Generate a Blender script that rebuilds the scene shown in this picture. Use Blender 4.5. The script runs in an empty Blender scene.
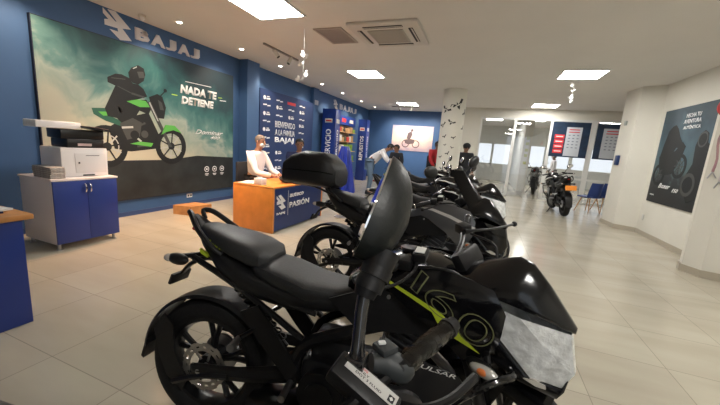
import bpy, bmesh, math, random
from mathutils import Vector, Matrix
from mathutils.geometry import tessellate_polygon
random.seed(7)
C = bpy.context.scene.collection
SC = bpy.context.scene
PI = math.pi
# ------------------------------------------------------------------ camera
def make_camera():
    yaw, pitch, roll = math.radians(-20.48), math.radians(-10.12), math.radians(4.285)
    fw = Vector((math.sin(yaw)*math.cos(pitch), math.cos(yaw)*math.cos(pitch), math.sin(pitch)))
    rt = Vector((math.cos(yaw), -math.sin(yaw), 0)); up = rt.cross(fw)
    r = rt*math.cos(roll) + up*math.sin(roll); u = -rt*math.sin(roll) + up*math.cos(roll)
    cd = bpy.data.cameras.new('camera'); cd.sensor_width = 36; cd.lens = 319.1/720*36
    cd.clip_start = .02; cd.clip_end = 100
    co = bpy.data.objects.new('camera', cd); C.objects.link(co)
    M = Matrix((r, u, -fw)).transposed().to_4x4(); M.translation = (0, 0, 1.4)
    co.matrix_world = M; SC.camera = co
make_camera()
SC.view_settings.view_transform = 'Standard'; SC.view_settings.look = 'None'
SC.view_settings.gamma = 1; SC.view_settings.use_curve_mapping = False
SC.view_settings.exposure = 0.77
# ------------------------------------------------------------------ world
w = bpy.data.worlds.new('world'); SC.world = w; w.use_nodes = True
w.node_tree.nodes['Background'].inputs[0].default_value = (.86, .93, 1, 1)
w.node_tree.nodes['Background'].inputs[1].default_value = .7
# ------------------------------------------------------------------ lights
def spot(loc, target, power, color, size=70, blend=.6, rad=.03):
    l = bpy.data.lights.new('spot_light', 'SPOT'); l.energy = power; l.color = color
    l.spot_size = math.radians(size); l.spot_blend = blend; l.shadow_soft_size = rad
    o = bpy.data.objects.new('spot_light', l); C.objects.link(o); o.location = loc
    o.rotation_euler = (Vector(target)-Vector(loc)).to_track_quat('-Z', 'Y').to_euler()
WARM = (1, .78, .58)
SPOT_Y = [2.2, 3.89, 5.24, 6.51, 8.53, 9.98, 11.7, 13.3]
for y in SPOT_Y:
    spot((-4.62, y, 3.0), (-5.2, y, 1.7), 34, WARM, 95, .7)
spot((-4.4, 3.2, 3.0), (-3.9, 3.4, 0), 260, (1, .58, .30), 95, 1)
spot((-3.4, 4.6, 3.0), (-3.6, 4.8, 0), 170, (1, .62, .35), 75, 1)
for x in (-3.9, -3.2, -2.4):
    spot((x, 12.95, 2.95), (x+.1, 14.3, 1.8), 75, (1, .88, .78), 75, .9)
spot((-4.3, 11.0, 3.0), (-5.0, 11.0, 1.3), 75, (1, .84, .68), 80, .9)
# ------------------------------------------------------------------ materials
MATS = {}
def mat(name, col, rough=.5, metal=0, coat=0, emit=0, spec=.5, noise=None, alpha=None):
    if name in MATS: return MATS[name]
    m = bpy.data.materials.new(name); m.use_nodes = True; nt = m.node_tree
    b = nt.nodes['Principled BSDF']
    b.inputs['Base Color'].default_value = (*col, 1)
    b.inputs['Roughness'].default_value = rough; b.inputs['Metallic'].default_value = metal
    b.inputs['Coat Weight'].default_value = coat; b.inputs['Coat Roughness'].default_value = .05
    b.inputs['Specular IOR Level'].default_value = spec
    if emit:
        b.inputs['Emission Color'].default_value = (*col, 1); b.inputs['Emission Strength'].default_value = emit
    if noise:
        sc, amt, bump = noise
        tc = nt.nodes.new('ShaderNodeTexCoord'); n = nt.nodes.new('ShaderNodeTexNoise')
        n.inputs['Scale'].default_value = sc; n.inputs['Detail'].default_value = 5
        nt.links.new(tc.outputs['Object'], n.inputs['Vector'])
        r = nt.nodes.new('ShaderNodeValToRGB')
        r.color_ramp.elements[0].color = (*[c*(1-amt) for c in col], 1)
        r.color_ramp.elements[1].color = (*[min(1, c*(1+amt)) for c in col], 1)
        r.color_ramp.elements[0].position = .3; r.color_ramp.elements[1].position = .7
        nt.links.new(n.outputs['Fac'], r.inputs[0]); nt.links.new(r.outputs[0], b.inputs['Base Color'])
        if bump:
            bp = nt.nodes.new('ShaderNodeBump'); bp.inputs['Strength'].default_value = bump
            bp.inputs['Distance'].default_value = .01
            nt.links.new(n.outputs['Fac'], bp.inputs['Height']); nt.links.new(bp.outputs[0], b.inputs['Normal'])
    MATS[name] = m
    return m
def glass_mat(name, tint=(1, 1, 1), refl=.08):
    if name in MATS: return MATS[name]
    m = bpy.data.materials.new(name); m.use_nodes = True; nt = m.node_tree; nt.nodes.clear()
    o = nt.nodes.new('ShaderNodeOutputMaterial'); t = nt.nodes.new('ShaderNodeBsdfTransparent')
    g = nt.nodes.new('ShaderNodeBsdfGlossy'); mx = nt.nodes.new('ShaderNodeMixShader')
    f = nt.nodes.new('ShaderNodeFresnel'); f.inputs[0].default_value = 1.45
    t.inputs[0].default_value = (*tint, 1); g.inputs['Roughness'].default_value = .02
    a = nt.nodes.new('ShaderNodeMath'); a.operation = 'ADD'; a.inputs[1].default_value = refl
    nt.links.new(f.outputs[0], a.inputs[0]); nt.links.new(a.outputs[0], mx.inputs[0])
    nt.links.new(t.outputs[0], mx.inputs[1]); nt.links.new(g.outputs[0], mx.inputs[2]); nt.links.new(mx.outputs[0], o.inputs[0])
    MATS[name] = m
    return m
def tile_mat():
    m = bpy.data.materials.new('floor_tile'); m.use_nodes = True; nt = m.node_tree; b = nt.nodes['Principled BSDF']
    tc = nt.nodes.new('ShaderNodeTexCoord'); mp = nt.nodes.new('ShaderNodeMapping')
    mp.inputs['Location'].default_value = (-.17, .17, 0)
    br = nt.nodes.new('ShaderNodeTexBrick'); br.offset = 0; br.squash = 1
    br.inputs['Scale'].default_value = 1; br.inputs['Brick Width'].default_value = .615; br.inputs['Row Height'].default_value = .578
    br.inputs['Mortar Size'].default_value = .0028; br.inputs['Mortar Smooth'].default_value = .3
    br.inputs['Color1'].default_value = (.43, .395, .32, 1); br.inputs['Color2'].default_value = (.465, .43, .35, 1)
    br.inputs['Mortar'].default_value = (.27, .245, .205, 1)
    n = nt.nodes.new('ShaderNodeTexNoise'); n.inputs['Scale'].default_value = 1.3; n.inputs['Detail'].default_value = 7
    mp2 = nt.nodes.new('ShaderNodeMapping'); mp2.inputs['Scale'].default_value = (.6, 2.4, 1); mp2.inputs['Rotation'].default_value = (0, 0, .5)
    mx = nt.nodes.new('ShaderNodeMix'); mx.data_type = 'RGBA'; mx.blend_type = 'MULTIPLY'
    r = nt.nodes.new('ShaderNodeValToRGB'); r.color_ramp.elements[0].color = (.86, .85, .84, 1); r.color_ramp.elements[0].position = .35
    r.color_ramp.elements[1].color = (1, 1, 1, 1); r.color_ramp.elements[1].position = .65
    L = nt.links.new
    L(tc.outputs['Object'], mp.inputs[0]); L(mp.outputs[0], br.inputs[0]); L(tc.outputs['Object'], mp2.inputs[0]); L(mp2.outputs[0], n.inputs[0])
    L(n.outputs['Fac'], r.inputs[0]); mx.inputs[0].default_value = 1
    L(br.outputs['Color'], mx.inputs[6]); L(r.outputs[0], mx.inputs[7]); L(mx.outputs[2], b.inputs['Base Color'])
    b.inputs['Roughness'].default_value = .17; b.inputs['Specular IOR Level'].default_value = .45
    return m
# ------------------------------------------------------------------ mesh helpers
def new_obj(name, bm, m, parent=None, smooth=True, loc=None, angle=35):
    me = bpy.data.meshes.new(name)
    bmesh.ops.recalc_face_normals(bm, faces=bm.faces[:]) if name not in ('x',) else None
    if smooth:
        for f in bm.faces: f.smooth = True
        for e in bm.edges:
            if len(e.link_faces) == 2 and e.calc_face_angle(0) > math.radians(angle): e.smooth = False
    bm.to_mesh(me); bm.free()
    for x in (m if isinstance(m, (list, tuple)) else [m]): me.materials.append(x)
    o = bpy.data.objects.new(name, me); C.objects.link(o)
    if parent: o.parent = parent
    if loc: o.location = loc
    return o
def thing(name, label, cat, loc=(0, 0, 0), rz=0, group=None):
    o = bpy.data.objects.new(name, None); C.objects.link(o); o.location = loc; o.rotation_euler = (0, 0, rz)
    o.empty_display_size = .05
    o['label'] = label; o['category'] = cat
    if group: o['group'] = group
    return o
def tag(o, label, cat, group=None):
    o['label'] = label; o['category'] = cat
    if group: o['group'] = group
    return o
def struct(o): o['kind'] = 'structure'; return o
def NB(): return bmesh.new()
def box(bm, c, s, rot=None, bev=0, mi=0):
    r = bmesh.ops.create_cube(bm, size=1); vs = r['verts']
    bmesh.ops.scale(bm, vec=s, verts=vs)
    fs = {f for v in vs for f in v.link_faces}
    if bev:
        es = list({e for v in vs for e in v.link_edges})
        rr = bmesh.ops.bevel(bm, geom=es, offset=bev, segments=2, affect='EDGES', profile=.5)
        vs = list({v for f in rr['faces'] for v in f.verts} | {v for v in vs if v.is_valid})
        fs = {f for v in vs for f in v.link_faces}
    for f in fs: f.material_index = mi
    if rot is not None: bmesh.ops.transform(bm, matrix=rot.to_4x4() if hasattr(rot, 'to_4x4') else rot, verts=vs)
    bmesh.ops.translate(bm, vec=c, verts=vs)
    return vs
def bb(bm, x0, x1, y0, y1, z0, z1, bev=0, mi=0):
    return box(bm, ((x0+x1)/2, (y0+y1)/2, (z0+z1)/2), (abs(x1-x0), abs(y1-y0), abs(z1-z0)), bev=bev, mi=mi)
def rings(bm, rs, close=True, cap=True, mi=0):
    vr = [[bm.verts.new(p) for p in r] for r in rs]; n = len(rs[0])
    for a, b in zip(vr, vr[1:]):
        for i in range(n if close else n-1):
            j = (i+1) % n
            f = bm.faces.new((a[i], a[j], b[j], b[i])); f.material_index = mi
    if cap and close:
        f = bm.faces.new(vr[0][::-1]); f.material_index = mi
        f = bm.faces.new(vr[-1]); f.material_index = mi
    return vr
def smoothpts(pts, k=4):
    pts = [Vector(p) for p in pts]
    if len(pts) < 3 or k < 2: return pts
    P = [2*pts[0]-pts[1]] + pts + [2*pts[-1]-pts[-2]]; out = []
    for i in range(1, len(P)-2):
        a, b, c, d = P[i-1:i+3]
        for j in range(k):
            t = j/k
            out.append(.5*((2*b)+(c-a)*t+(2*a-5*b+4*c-d)*t*t+(3*b-a-3*c+d)*t**3))
    out.append(pts[-1]); return out
def tube(bm, pts, r, n=8, k=4, mi=0, flat=1):
    m0 = len(pts); pts = smoothpts(pts, k); m = len(pts)
    def rad(i):
        if not isinstance(r, (list, tuple)): return r
        t = i/(m-1)*(m0-1); a = min(int(t), m0-2); return r[a]+(r[a+1]-r[a])*(t-a)
    t0 = (pts[1]-pts[0]).normalized(); up = Vector((0, 0, 1)) if abs(t0.z) < .9 else Vector((1, 0, 0))
    x = t0.cross(up).normalized(); rs = []
    for i, p in enumerate(pts):
        t = (pts[min(i+1, m-1)]-pts[max(i-1, 0)]).normalized()
        x = (x-t*x.dot(t)).normalized(); y = t.cross(x)
        rs.append([p+x*math.cos(a)*rad(i)+y*math.sin(a)*rad(i)*flat for a in [2*PI*j/n for j in range(n)]])
    rings(bm, rs, mi=mi)
def cyl(bm, a, b, r0, r1=None, n=16, mi=0): tube(bm, [a, b], [r0, r0 if r1 is None else r1], n, 1, mi)
def lathe(bm, prof, c=(0, 0, 0), axis='y', n=32, a0=0, a1=2*PI, mi=0, closed_prof=False):
    # prof = (radius, offset along axis)
    full = abs(a1-a0-2*PI) < 1e-4; steps = n if full else n+1; rs = []
    for i in range(steps):
        a = a0+(a1-a0)*i/n; ca, sa = math.cos(a), math.sin(a); q = []
        for r, o in prof:
            p = {'y': (r*ca, o, r*sa), 'x': (o, r*ca, r*sa), 'z': (r*ca, r*sa, o)}[axis]
            q.append((p[0]+c[0], p[1]+c[1], p[2]+c[2]))
        rs.append(q)
    vr = [[bm.verts.new(p) for p in q] for q in rs]; m = len(prof)
    for i in range(n):
        A = vr[i]; B = vr[(i+1) % steps]
        for j in range(m if closed_prof else m-1):
            k = (j+1) % m
            try: f = bm.faces.new((A[j], A[k], B[k], B[j])); f.material_index = mi
            except ValueError: pass
    if closed_prof and not full:
        bm.faces.new(vr[0]); bm.faces.new(vr[-1][::-1])
def loft(bm, secs, n=20, mi=0):
    # secs along x: (x, zc, half width, up, down, exponent[, y centre])
    rs = []
    for s in secs:
        x, zc, hw, up, dn, p = s[:6]; yc = s[6] if len(s) > 6 else 0
        q = []
        for i in range(n):
            a = 2*PI*i/n; c, d = math.cos(a), math.sin(a)
            yy = math.copysign(abs(c)**(2/p), c)*hw; zz = math.copysign(abs(d)**(2/p), d)*(up if d > 0 else dn)
            q.append((x, yc+yy, zc+zz))
        rs.append(q)
    rings(bm, rs, mi=mi)
def ellips(bm, c, s, rot=None, u=16, v=10, mi=0):
    r = bmesh.ops.create_uvsphere(bm, u_segments=u, v_segments=v, radius=1); vs = r['verts']
    for f in {f for x in vs for f in x.link_faces}: f.material_index = mi
    bmesh.ops.scale(bm, vec=s, verts=vs)
    if rot is not None: bmesh.ops.transform(bm, matrix=rot.to_4x4(), verts=vs)
    bmesh.ops.translate(bm, vec=c, verts=vs)
def prism(bm, poly, f0, f1, mi=0):
    # poly of 2D points, f0/f1 map (u, v) to 3D for the two faces
    a = [bm.verts.new(f0(*p)) for p in poly]; b = [bm.verts.new(f1(*p)) for p in poly]; n = len(poly)
    tris = tessellate_polygon([[Vector((p[0], p[1], 0)) for p in poly]]) if n > 4 else [tuple(range(n))]
    for t in tris:
        bm.faces.new([a[i] for i in t]).material_index = mi; bm.faces.new([b[i] for i in reversed(t)]).material_index = mi
    for i in range(n): bm.faces.new((a[i], b[i], b[(i+1) % n], a[(i+1) % n])).material_index = mi
def panel(bm, poly, fy, thick=.006, cuts=2, mi=0, fmap=None):
    # a shaped shell: polygon in (x, z), y = fy(x, z); thick inward
    fmap = fmap or (lambda x, y, z: (x, y, z))
    t = bmesh.new(); vs = [t.verts.new((p[0], 0, p[1])) for p in poly]
    es = [t.edges.new((vs[i], vs[(i+1) % len(vs)])) for i in range(len(vs))]
    bmesh.ops.triangle_fill(t, edges=es, use_beauty=True)
    for _ in range(cuts):
        bmesh.ops.subdivide_edges(t, edges=t.edges[:], cuts=1, use_grid_fill=True)
        bmesh.ops.triangulate(t, faces=[f for f in t.faces if len(f.verts) > 3])
        bmesh.ops.beautify_fill(t, faces=t.faces[:], edges=t.edges[:])
    t.verts.ensure_lookup_table(); t.verts.index_update()
    A = [bm.verts.new(fmap(v.co.x, fy(v.co.x, v.co.z), v.co.z)) for v in t.verts]
    B = []
    for v in t.verts:
        y = fy(v.co.x, v.co.z); s = -1 if y > 0 else 1
        B.append(bm.verts.new(fmap(v.co.x, y+s*thick, v.co.z)))
    for f in t.faces:
        i = [v.index for v in f.verts]
        bm.faces.new([A[k] for k in i]).material_index = mi; bm.faces.new([B[k] for k in i[::-1]]).material_index = mi
    for e in t.edges:
        if len(e.link_faces) == 1:
            i, j = e.verts[0].index, e.verts[1].index
            try: bm.faces.new((A[i], A[j], B[j], B[i])).material_index = mi
            except ValueError: pass
    t.free()
def text_obj(name, s, m, parent, o, right, up, height, width=None, ext=.002, bold=0, shear=0, align='LEFT', outline=0, fmap=None):
    cu = bpy.data.curves.new('t', 'FONT'); cu.body = s; cu.size = 1; cu.extrude = 0; cu.offset = bold; cu.shear = shear
    cu.align_x = align; cu.resolution_u = 5 if outline else 2
    if outline: cu.fill_mode = 'NONE'; cu.bevel_depth = outline; cu.bevel_resolution = 1
    ob = bpy.data.objects.new('t', cu); C.objects.link(ob)
    dg = bpy.context.evaluated_depsgraph_get(); dg.update()
    me = bpy.data.meshes.new_from_object(ob.evaluated_get(dg)); bpy.data.objects.remove(ob); bpy.data.curves.remove(cu)
    xs = [v.co.x for v in me.vertices]; x0, x1 = min(xs), max(xs)
    ys = [v.co.y for v in me.vertices]; h = max(ys)-min(ys); y0 = min(ys)
    sy = height/h; sx = (width/(x1-x0)) if width else sy
    right = Vector(right).normalized(); up = Vector(up).normalized(); nrm = right.cross(up); o = Vector(o or (0, 0, 0))
    base = x0 if align == 'LEFT' else (x0+x1)/2
    bm = NB(); bm.from_mesh(me); bpy.data.meshes.remove(me)
    if not outline and ext and not fmap:
        g = bmesh.ops.extrude_face_region(bm, geom=bm.faces[:])
        bmesh.ops.translate(bm, vec=(0, 0, ext), verts=[v for v in g['geom'] if isinstance(v, bmesh.types.BMVert)])
    for v in bm.verts:
        a, b, c = (v.co.x-base)*sx, (v.co.y-y0)*sy, v.co.z
        if fmap: v.co = Vector(fmap(a, b, c))
        else: v.co = o+right*a+up*b+nrm*c
    return new_obj(name, bm, m, parent, smooth=False)
def poly_obj(bm, poly, f, depth, mi=0):
    prism(bm, poly, lambda u, v: f(u, v, 0), lambda u, v: f(u, v, depth), mi)
def circ(cx, cy, rx, ry=None, n=20, a0=0, a1=2*PI):
    ry = ry or rx
    return [(cx+rx*math.cos(a0+(a1-a0)*i/n), cy+ry*math.sin(a0+(a1-a0)*i/n)) for i in range(n)]
def annulus(bm, f, cx, cy, r0, r1, depth, n=24, mi=0, squash=1):
    for i in range(n):
        a, b = 2*PI*i/n, 2*PI*(i+1)/n
        poly_obj(bm, [(cx+squash*r0*math.cos(a), cy+r0*math.sin(a)), (cx+squash*r1*math.cos(a), cy+r1*math.sin(a)), (cx+squash*r1*math.cos(b), cy+r1*math.sin(b)), (cx+squash*r0*math.cos(b), cy+r0*math.sin(b))], f, depth, mi)
def bar2(bm, f, a, b, wd, depth, mi=0):
    a, b = Vector(a), Vector(b); d = (b-a).normalized(); n = Vector((-d.y, d.x))*wd/2
    poly_obj(bm, [tuple(a+n), tuple(b+n), tuple(b-n), tuple(a-n)], f, depth, mi)
def logo_polys():
    P = [(50, 55), (178, 158), (197, 155), (100, 55), (185, 45), (358, 190), (255, 212), (362, 322), (225, 350), (110, 262), (207, 262), (202, 226), (60, 232), (60, 172), (106, 160), (50, 112)]
    return [[((x-205)/310, (200-y)/310) for x, y in P]]
def logo_obj(name, m, parent, o, right, up, size, depth=.004):
    right = Vector(right); up = Vector(up); n = right.cross(up); o = Vector(o); bm = NB()
    for p in logo_polys():
        poly_obj(bm, p, lambda u, v, d: o+right*u*size+up*v*size+n*d, depth)
    return new_obj(name, bm, m, parent, smooth=False)
def copy_tree(o, parent=None):
    c = o.copy(); C.objects.link(c); c.parent = parent
    for ch in list(o.children): copy_tree(ch, c)
    return c
# ------------------------------------------------------------------ palette
white_wall = mat('white_wall_paint', (.69, .67, .60), .75, noise=(3, .02, 0))
blue_wall = mat('blue_wall_paint', (.048, .118, .265), .6, noise=(2, .05, 0))
ceil_m = mat('ceiling_paint', (.74, .72, .69), .85, noise=(1.5, .02, 0))
skirt = mat('skirting_tile', (.42, .375, .30), .35)
skirt_b = mat('blue_skirting', (.03, .06, .17), .5)
cabinet_blue = mat('cobalt_laminate', (.012, .035, .21), .35)
lam_white = mat('white_laminate', (.80, .72, .70), .4)
orange_wood = mat('orange_wood_laminate', (.68, .245, .045), .38, noise=(6, .12, 0))
honey_wood = mat('honey_wood_edge', (.55, .25, .08), .4, noise=(6, .2, 0))
chrome = mat('chrome', (.85, .85, .86), .15, 1)
steel = mat('brushed_steel', (.5, .5, .52), .35, 1)
gloss_black = mat('gloss_black_paint', (.004, .004, .005), .16, 0, .25, spec=.4)
matte_black = mat('matte_black_plastic', (.008, .008, .009), .45, spec=.35, noise=(60, .2, .1))
satin_black = mat('satin_black_metal', (.007, .007, .008), .33, .1, spec=.4)
seat_m = mat('seat_vinyl', (.017, .018, .020), .50, spec=.5, noise=(140, .25, .12))
tyre_m = mat('tyre_rubber', (.009, .009, .010), .66, spec=.3, noise=(90, .3, .2))
grey_paint = mat('satin_grey_paint', (.022, .022, .024), .35, .3)
silver_paint = mat('silver_grey_paint', (.15, .155, .165), .30, .5)
disc_m = mat('brake_disc_steel', (.45, .44, .42), .3, .9)
lens_m = mat('headlight_lens', (.72, .74, .75), .15, .0, 1, noise=(22, .30, .8))
clear_lens = mat('clear_indicator_lens', (.62, .60, .56), .1, .3, 1)
amber = mat('amber_bulb', (.75, .20, .05), .3)
red_lens = mat('red_tail_lens', (.35, .01, .01), .15, 0, .5)
lime = mat('lime_decal', (.46, .56, .03), .45)
lime_dim = mat('lime_grey_decal', (.12, .125, .055), .5)
sticker = mat('white_sticker', (.70, .70, .68), .5)
red_print = mat('red_print', (.60, .03, .04), .5)
white_print = mat('white_print', (.85, .86, .88), .5)
white_letter = mat('white_letter_acrylic', (.72, .70, .72), .35)
blk_print = mat('black_print', (.01, .01, .012), .5)
mirror_glass = mat('mirror_glass', (.9, .9, .9), .02, 1)
skin_m = mat('skin', (.42, .22, .14), .55)
skin_d = mat('darker_skin', (.24, .12, .075), .55)
hair_m = mat('black_hair', (.012, .010, .010), .6)
hair_g = mat('grey_cropped_hair', (.16, .14, .13), .8)
shirt_w = mat('white_shirt_cloth', (.72, .70, .72), .8)
shirt_r = mat('red_shirt_cloth', (.55, .03, .04), .8)
jeans = mat('blue_grey_denim', (.10, .15, .22), .85)
dark_cloth = mat('dark_cloth', (.014, .015, .02), .85)
navy_cloth = mat('navy_cloth', (.02, .03, .10), .8)
paper = mat('white_paper', (.78, .77, .76), .7)
glass = glass_mat('clear_glass')
panel_emit = mat('ceiling_panel_diffuser', (1, .97, .92), .5, emit=27)
bulb_emit = mat('spot_bulb', (1, .84, .70), .5, emit=25)

# ------------------------------------------------------------------ room shell
YB, XL, XR, ZC = 14.3, -5.25, 3.25, 3.05
YG = 12.6
def sbox(name, x0, x1, y0, y1, z0, z1, m):
    bm = NB(); bb(bm, x0, x1, y0, y1, z0, z1); return struct(new_obj(name, bm, m, smooth=False))
sbox('floor', -6.2, 8.2, -4.2, 22.2, -.1, 0, tile_mat())
sbox('ceiling', -6.2, 8.2, -4.2, 22.2, ZC, ZC+.12, ceil_m)
sbox('wall_left', XL-.15, XL, -4.2, YB, 0, ZC, blue_wall)
sbox('trim_1', XL, XL+.22, 5.90, 6.30, 0, ZC, blue_wall)            # blue pilaster on the left wall
sbox('trim_2', XL, XL+.10, 9.02, 9.36, 0, ZC, blue_wall)
sbox('wall_back', XL-.15, -1.15, YB, YB+.15, 0, ZC, blue_wall)
sbox('wall_divider', -1.3, -1.15, YG+.15, YB, 0, ZC, white_wall)
sbox('wall_centre', -1.3, -.30, YG, YG+.15, 0, ZC, white_wall)
sbox('wall_header', -.30, 4.6, YG, YG+.15, 2.74, ZC, white_wall)
sbox('wall_right', XR, XR+.18, -4.2, 10.6, 0, ZC, white_wall)
sbox('wall_right_far', XR+1.35, XR+1.5, 10.6, YG+.15, 0, ZC, white_wall)
sbox('wall_return', XR, XR+1.5, 10.45, 10.6, 0, ZC, white_wall)
sbox('baseboard_left', XL, XL+.015, -4.2, 5.9, 0, .07, skirt_b)
sbox('baseboard_left_far', XL, XL+.015, 6.3, YB, 0, .07, skirt_b)
sbox('baseboard_back', XL+.02, -1.3, YB-.015, YB, 0, .07, skirt_b)
sbox('wall_behind', -6.2, 1.5, -4.2, -4.05, 0, ZC, white_wall)
def plan_prism(name, poly, z0, z1, m):
    bm = NB(); prism(bm, poly, lambda x, y: (x, y, z0), lambda x, y: (x, y, z1)); return struct(new_obj(name, bm, m, smooth=False))
PIL_A = [(XR, 8.46), (2.90, 8.66), (2.84, 9.28), (XR, 9.40)]
PIL_B = [(XR, 5.36), (2.89, 5.46), (2.77, 5.66), (2.84, 5.86), (XR, 5.92)]
def grow(poly, d):
    cx = sum(p[0] for p in poly)/len(poly); cy = sum(p[1] for p in poly)/len(poly)
    return [(x if x >= XR-.001 else x-d, y+(d if y > cy else -d)) for x, y in poly]
plan_prism('wall_pillar_far', PIL_A, 0, ZC, white_wall); plan_prism('wall_pillar_near', PIL_B, 0, ZC, white_wall)
plan_prism('baseboard_pillar_far', grow(PIL_A, .014), 0, .09, skirt); plan_prism('baseboard_pillar_near', grow(PIL_B, .014), 0, .10, skirt)
sbox('baseboard_right', XR-.014, XR, 5.94, 8.44, 0, .09, skirt)
sbox('baseboard_right_near', XR-.014, XR, -4.2, 5.34, 0, .09, skirt)
# round column with birds
bm = NB(); cyl(bm, (-.95, 9.26, 0), (-.95, 9.26, ZC), .305, n=48); struct(new_obj('wall_column', bm, white_wall))
# glass partition: white frame and panes
alu = mat('white_aluminium', (.70, .70, .68), .4)
def frame_bars(name, bars, y0, y1):
    bm = NB()
    for x0, x1, z0, z1 in bars: bb(bm, x0, x1, y0, y1, z0, z1)
    return struct(new_obj(name, bm, alu, smooth=False))
frame_bars('window_1', [(-.30, -.24, 0, 2.74), (.80, .90, 0, 2.74), (-.24, .80, 2.68, 2.74), (-.24, .80, 0, .06)], YG-.02, YG+.05)
frame_bars('door_1', [(1.93, 2.03, 0, 2.74), (.90, 1.93, 2.68, 2.74)], YG-.02, YG+.05)
frame_bars('window_2', [(2.03, 3.10, 2.68, 2.74), (3.10, 3.24, 0, 2.74), (2.03, 3.10, .78, .84), (2.03, 3.10, 0, .06)], YG-.02, YG+.05)
frame_bars('window_3', [(3.24, 4.55, 2.68, 2.74), (4.5, 4.6, 0, 2.74), (3.24, 4.5, .78, .84), (3.24, 4.5, 0, .06)], YG-.02, YG+.05)
for i, (x0, x1) in enumerate([(-.24, .80), (.92, 1.92), (2.03, 3.10), (3.24, 4.5)]):
    bm = NB(); bb(bm, x0, x1, YG+.01, YG+.02, .06, 2.68); struct(new_obj('window_pane_%d' % (i+1), bm, glass, smooth=False))
# beyond the partition
back_m = mat('far_room_paint', (.62, .63, .60), .8); pale = mat('pale_far_panel', (.85, .88, .88), .5, emit=.55)
bm = NB()
for a in [(XL, -1.6, 0, ZC), (-1.6, 6.5, 2.05, ZC), (6.3, 8.2, 0, ZC), (-1.6, 6.5, 0, .95), (1.9, 2.2, .9, 2.1), (.3, .42, .9, 2.1), (4.2, 4.35, .9, 2.1), (-.5, -.42, .9, 2.1), (3.0, 3.1, .9, 2.1)]:
    bb(bm, a[0], a[1], 20, 20.15, a[2], a[3])
struct(new_obj('wall_far', bm, back_m, smooth=False))
sbox('wall_far_right', 7.0, 7.15, YG, 20, 0, ZC, back_m); sbox('wall_far_left', -2.2, -2.05, YG+2, 20, 0, ZC, back_m)
sbox('trim_3', 1.42, 1.72, 14.9, 15.2, 0, ZC, white_wall)
sbox('wall_far_partition', 1.42, 1.50, 15.2, 20, 0, ZC, back_m)
bm = NB()
for k, z in enumerate([2.2, 1.98, 1.72, 1.5, 1.2]): bb(bm, 1.50, 1.62, 14.88, 14.897, z-.07, z+.05)
tag(new_obj('pillar_notice', bm, mat('yellow_notice', (.55, .55, .22), .6), smooth=False), 'column of small yellow notices on the white post behind the glass door', 'notice')
# ------------------------------------------------------------------ ceiling fittings
def ceiling_light(x, y, label, first=[None]):
    if first[0] is None:
        t = thing('ceiling_light', label, 'ceiling light', (x, y, ZC), 0, 'square light panels in the ceiling')
        bm = NB(); s = .34
        for a in [(-s, s, -s-.03, -s), (-s, s, s, s+.03), (-s-.03, -s, -s-.03, s+.03), (s, s+.03, -s-.03, s+.03)]:
            bb(bm, *a, -.018, -.001)
        new_obj('frame', bm, alu, t, smooth=False)
        bm = NB(); bb(bm, -s, s, -s, s, -.014, -.002); new_obj('diffuser', bm, panel_emit, t, smooth=False); first[0] = t; return
    t = copy_tree(first[0]); t.location = (x, y, ZC); t['label'] = label
for x, y, l in [(-2.83, 3.65, 'bright square ceiling panel at the top edge nearest the vent'),
                (-2.82, 7.33, 'bright square ceiling panel beyond the air conditioner, above the desk row'),
                (-2.92, 12.1, 'bright square ceiling panel farthest back, before the blue back wall'),
                (1.52, 7.5, 'bright square ceiling panel between column and right wall poster'),
                (1.55, 11.7, 'bright square ceiling panel above the glass door'),
                (1.9, 16.0, 'bright square ceiling panel seen beyond the glass partition'),
                (.2, 16.4, 'bright square ceiling panel beyond the left glass pane'),
                (4.6, 16.0, 'bright square ceiling panel beyond the blue window posters'),
                (1.5, 3.3, 'square ceiling panel overhead on the right'),
                (1.5, -.8, 'square ceiling panel behind the viewer on the right')]:
    ceiling_light(x, y, l)
t = thing('ceiling_vent', 'square pinkish grey grille in ceiling beside the air conditioner', 'vent', (-2.39, 4.81, ZC))
vent_m = mat('vent_grille', (.36, .31, .29), .6)
bm = NB()
for a in [(-.23, .23, -.34, -.31), (-.23, .23, .31, .34), (-.23, -.20, -.31, .31), (.20, .23, -.31, .31)]: bb(bm, *a, -.015, -.001)
new_obj('frame', bm, mat('vent_frame', (.45, .40, .37), .6), t, smooth=False)
bm = NB(); bb(bm, -.2, .2, -.31, .31, -.006, -.001)
for k in range(12): bb(bm, -.2, .2, -.30+k*.05, -.28+k*.05, -.012, -.004)
new_obj('grille', bm, vent_m, t, smooth=False)
t = thing('air_conditioner', 'white four-way cassette air conditioner set in the ceiling', 'air conditioner', (-1.53, 4.82, ZC))
acw = mat('ac_plastic', (.66, .63, .58), .45); dark = mat('dark_slot', (.02, .02, .02), .6)
bm = NB(); box(bm, (0, 0, -.022), (1.0, .98, .042), bev=.012); new_obj('body', bm, acw, t)
bm = NB(); box(bm, (0, 0, -.05), (.52, .52, .018), bev=.004)
for k in range(16): bb(bm, -.24, .24, -.24+k*.031, -.225+k*.031, -.064, -.058)
new_obj('intake_grille', bm, mat('ac_grille', (.47, .44, .39), .5), t, smooth=False)
for k in range(4):
    r = Matrix.Rotation(k*PI/2, 4, 'Z')
    bm = NB(); vs = box(bm, (0, -.37, -.046), (.56, .06, .006)); bmesh.ops.transform(bm, matrix=r, verts=bm.verts[:]); new_obj('air_slot', bm, dark, t, smooth=False)
    bm = NB(); box(bm, (0, -.385, -.054), (.56, .028, .006), rot=Matrix.Rotation(.5, 3, 'X')); bmesh.ops.transform(bm, matrix=r, verts=bm.verts[:]); new_obj('louvre', bm, acw, t, smooth=False)
first = None
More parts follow.
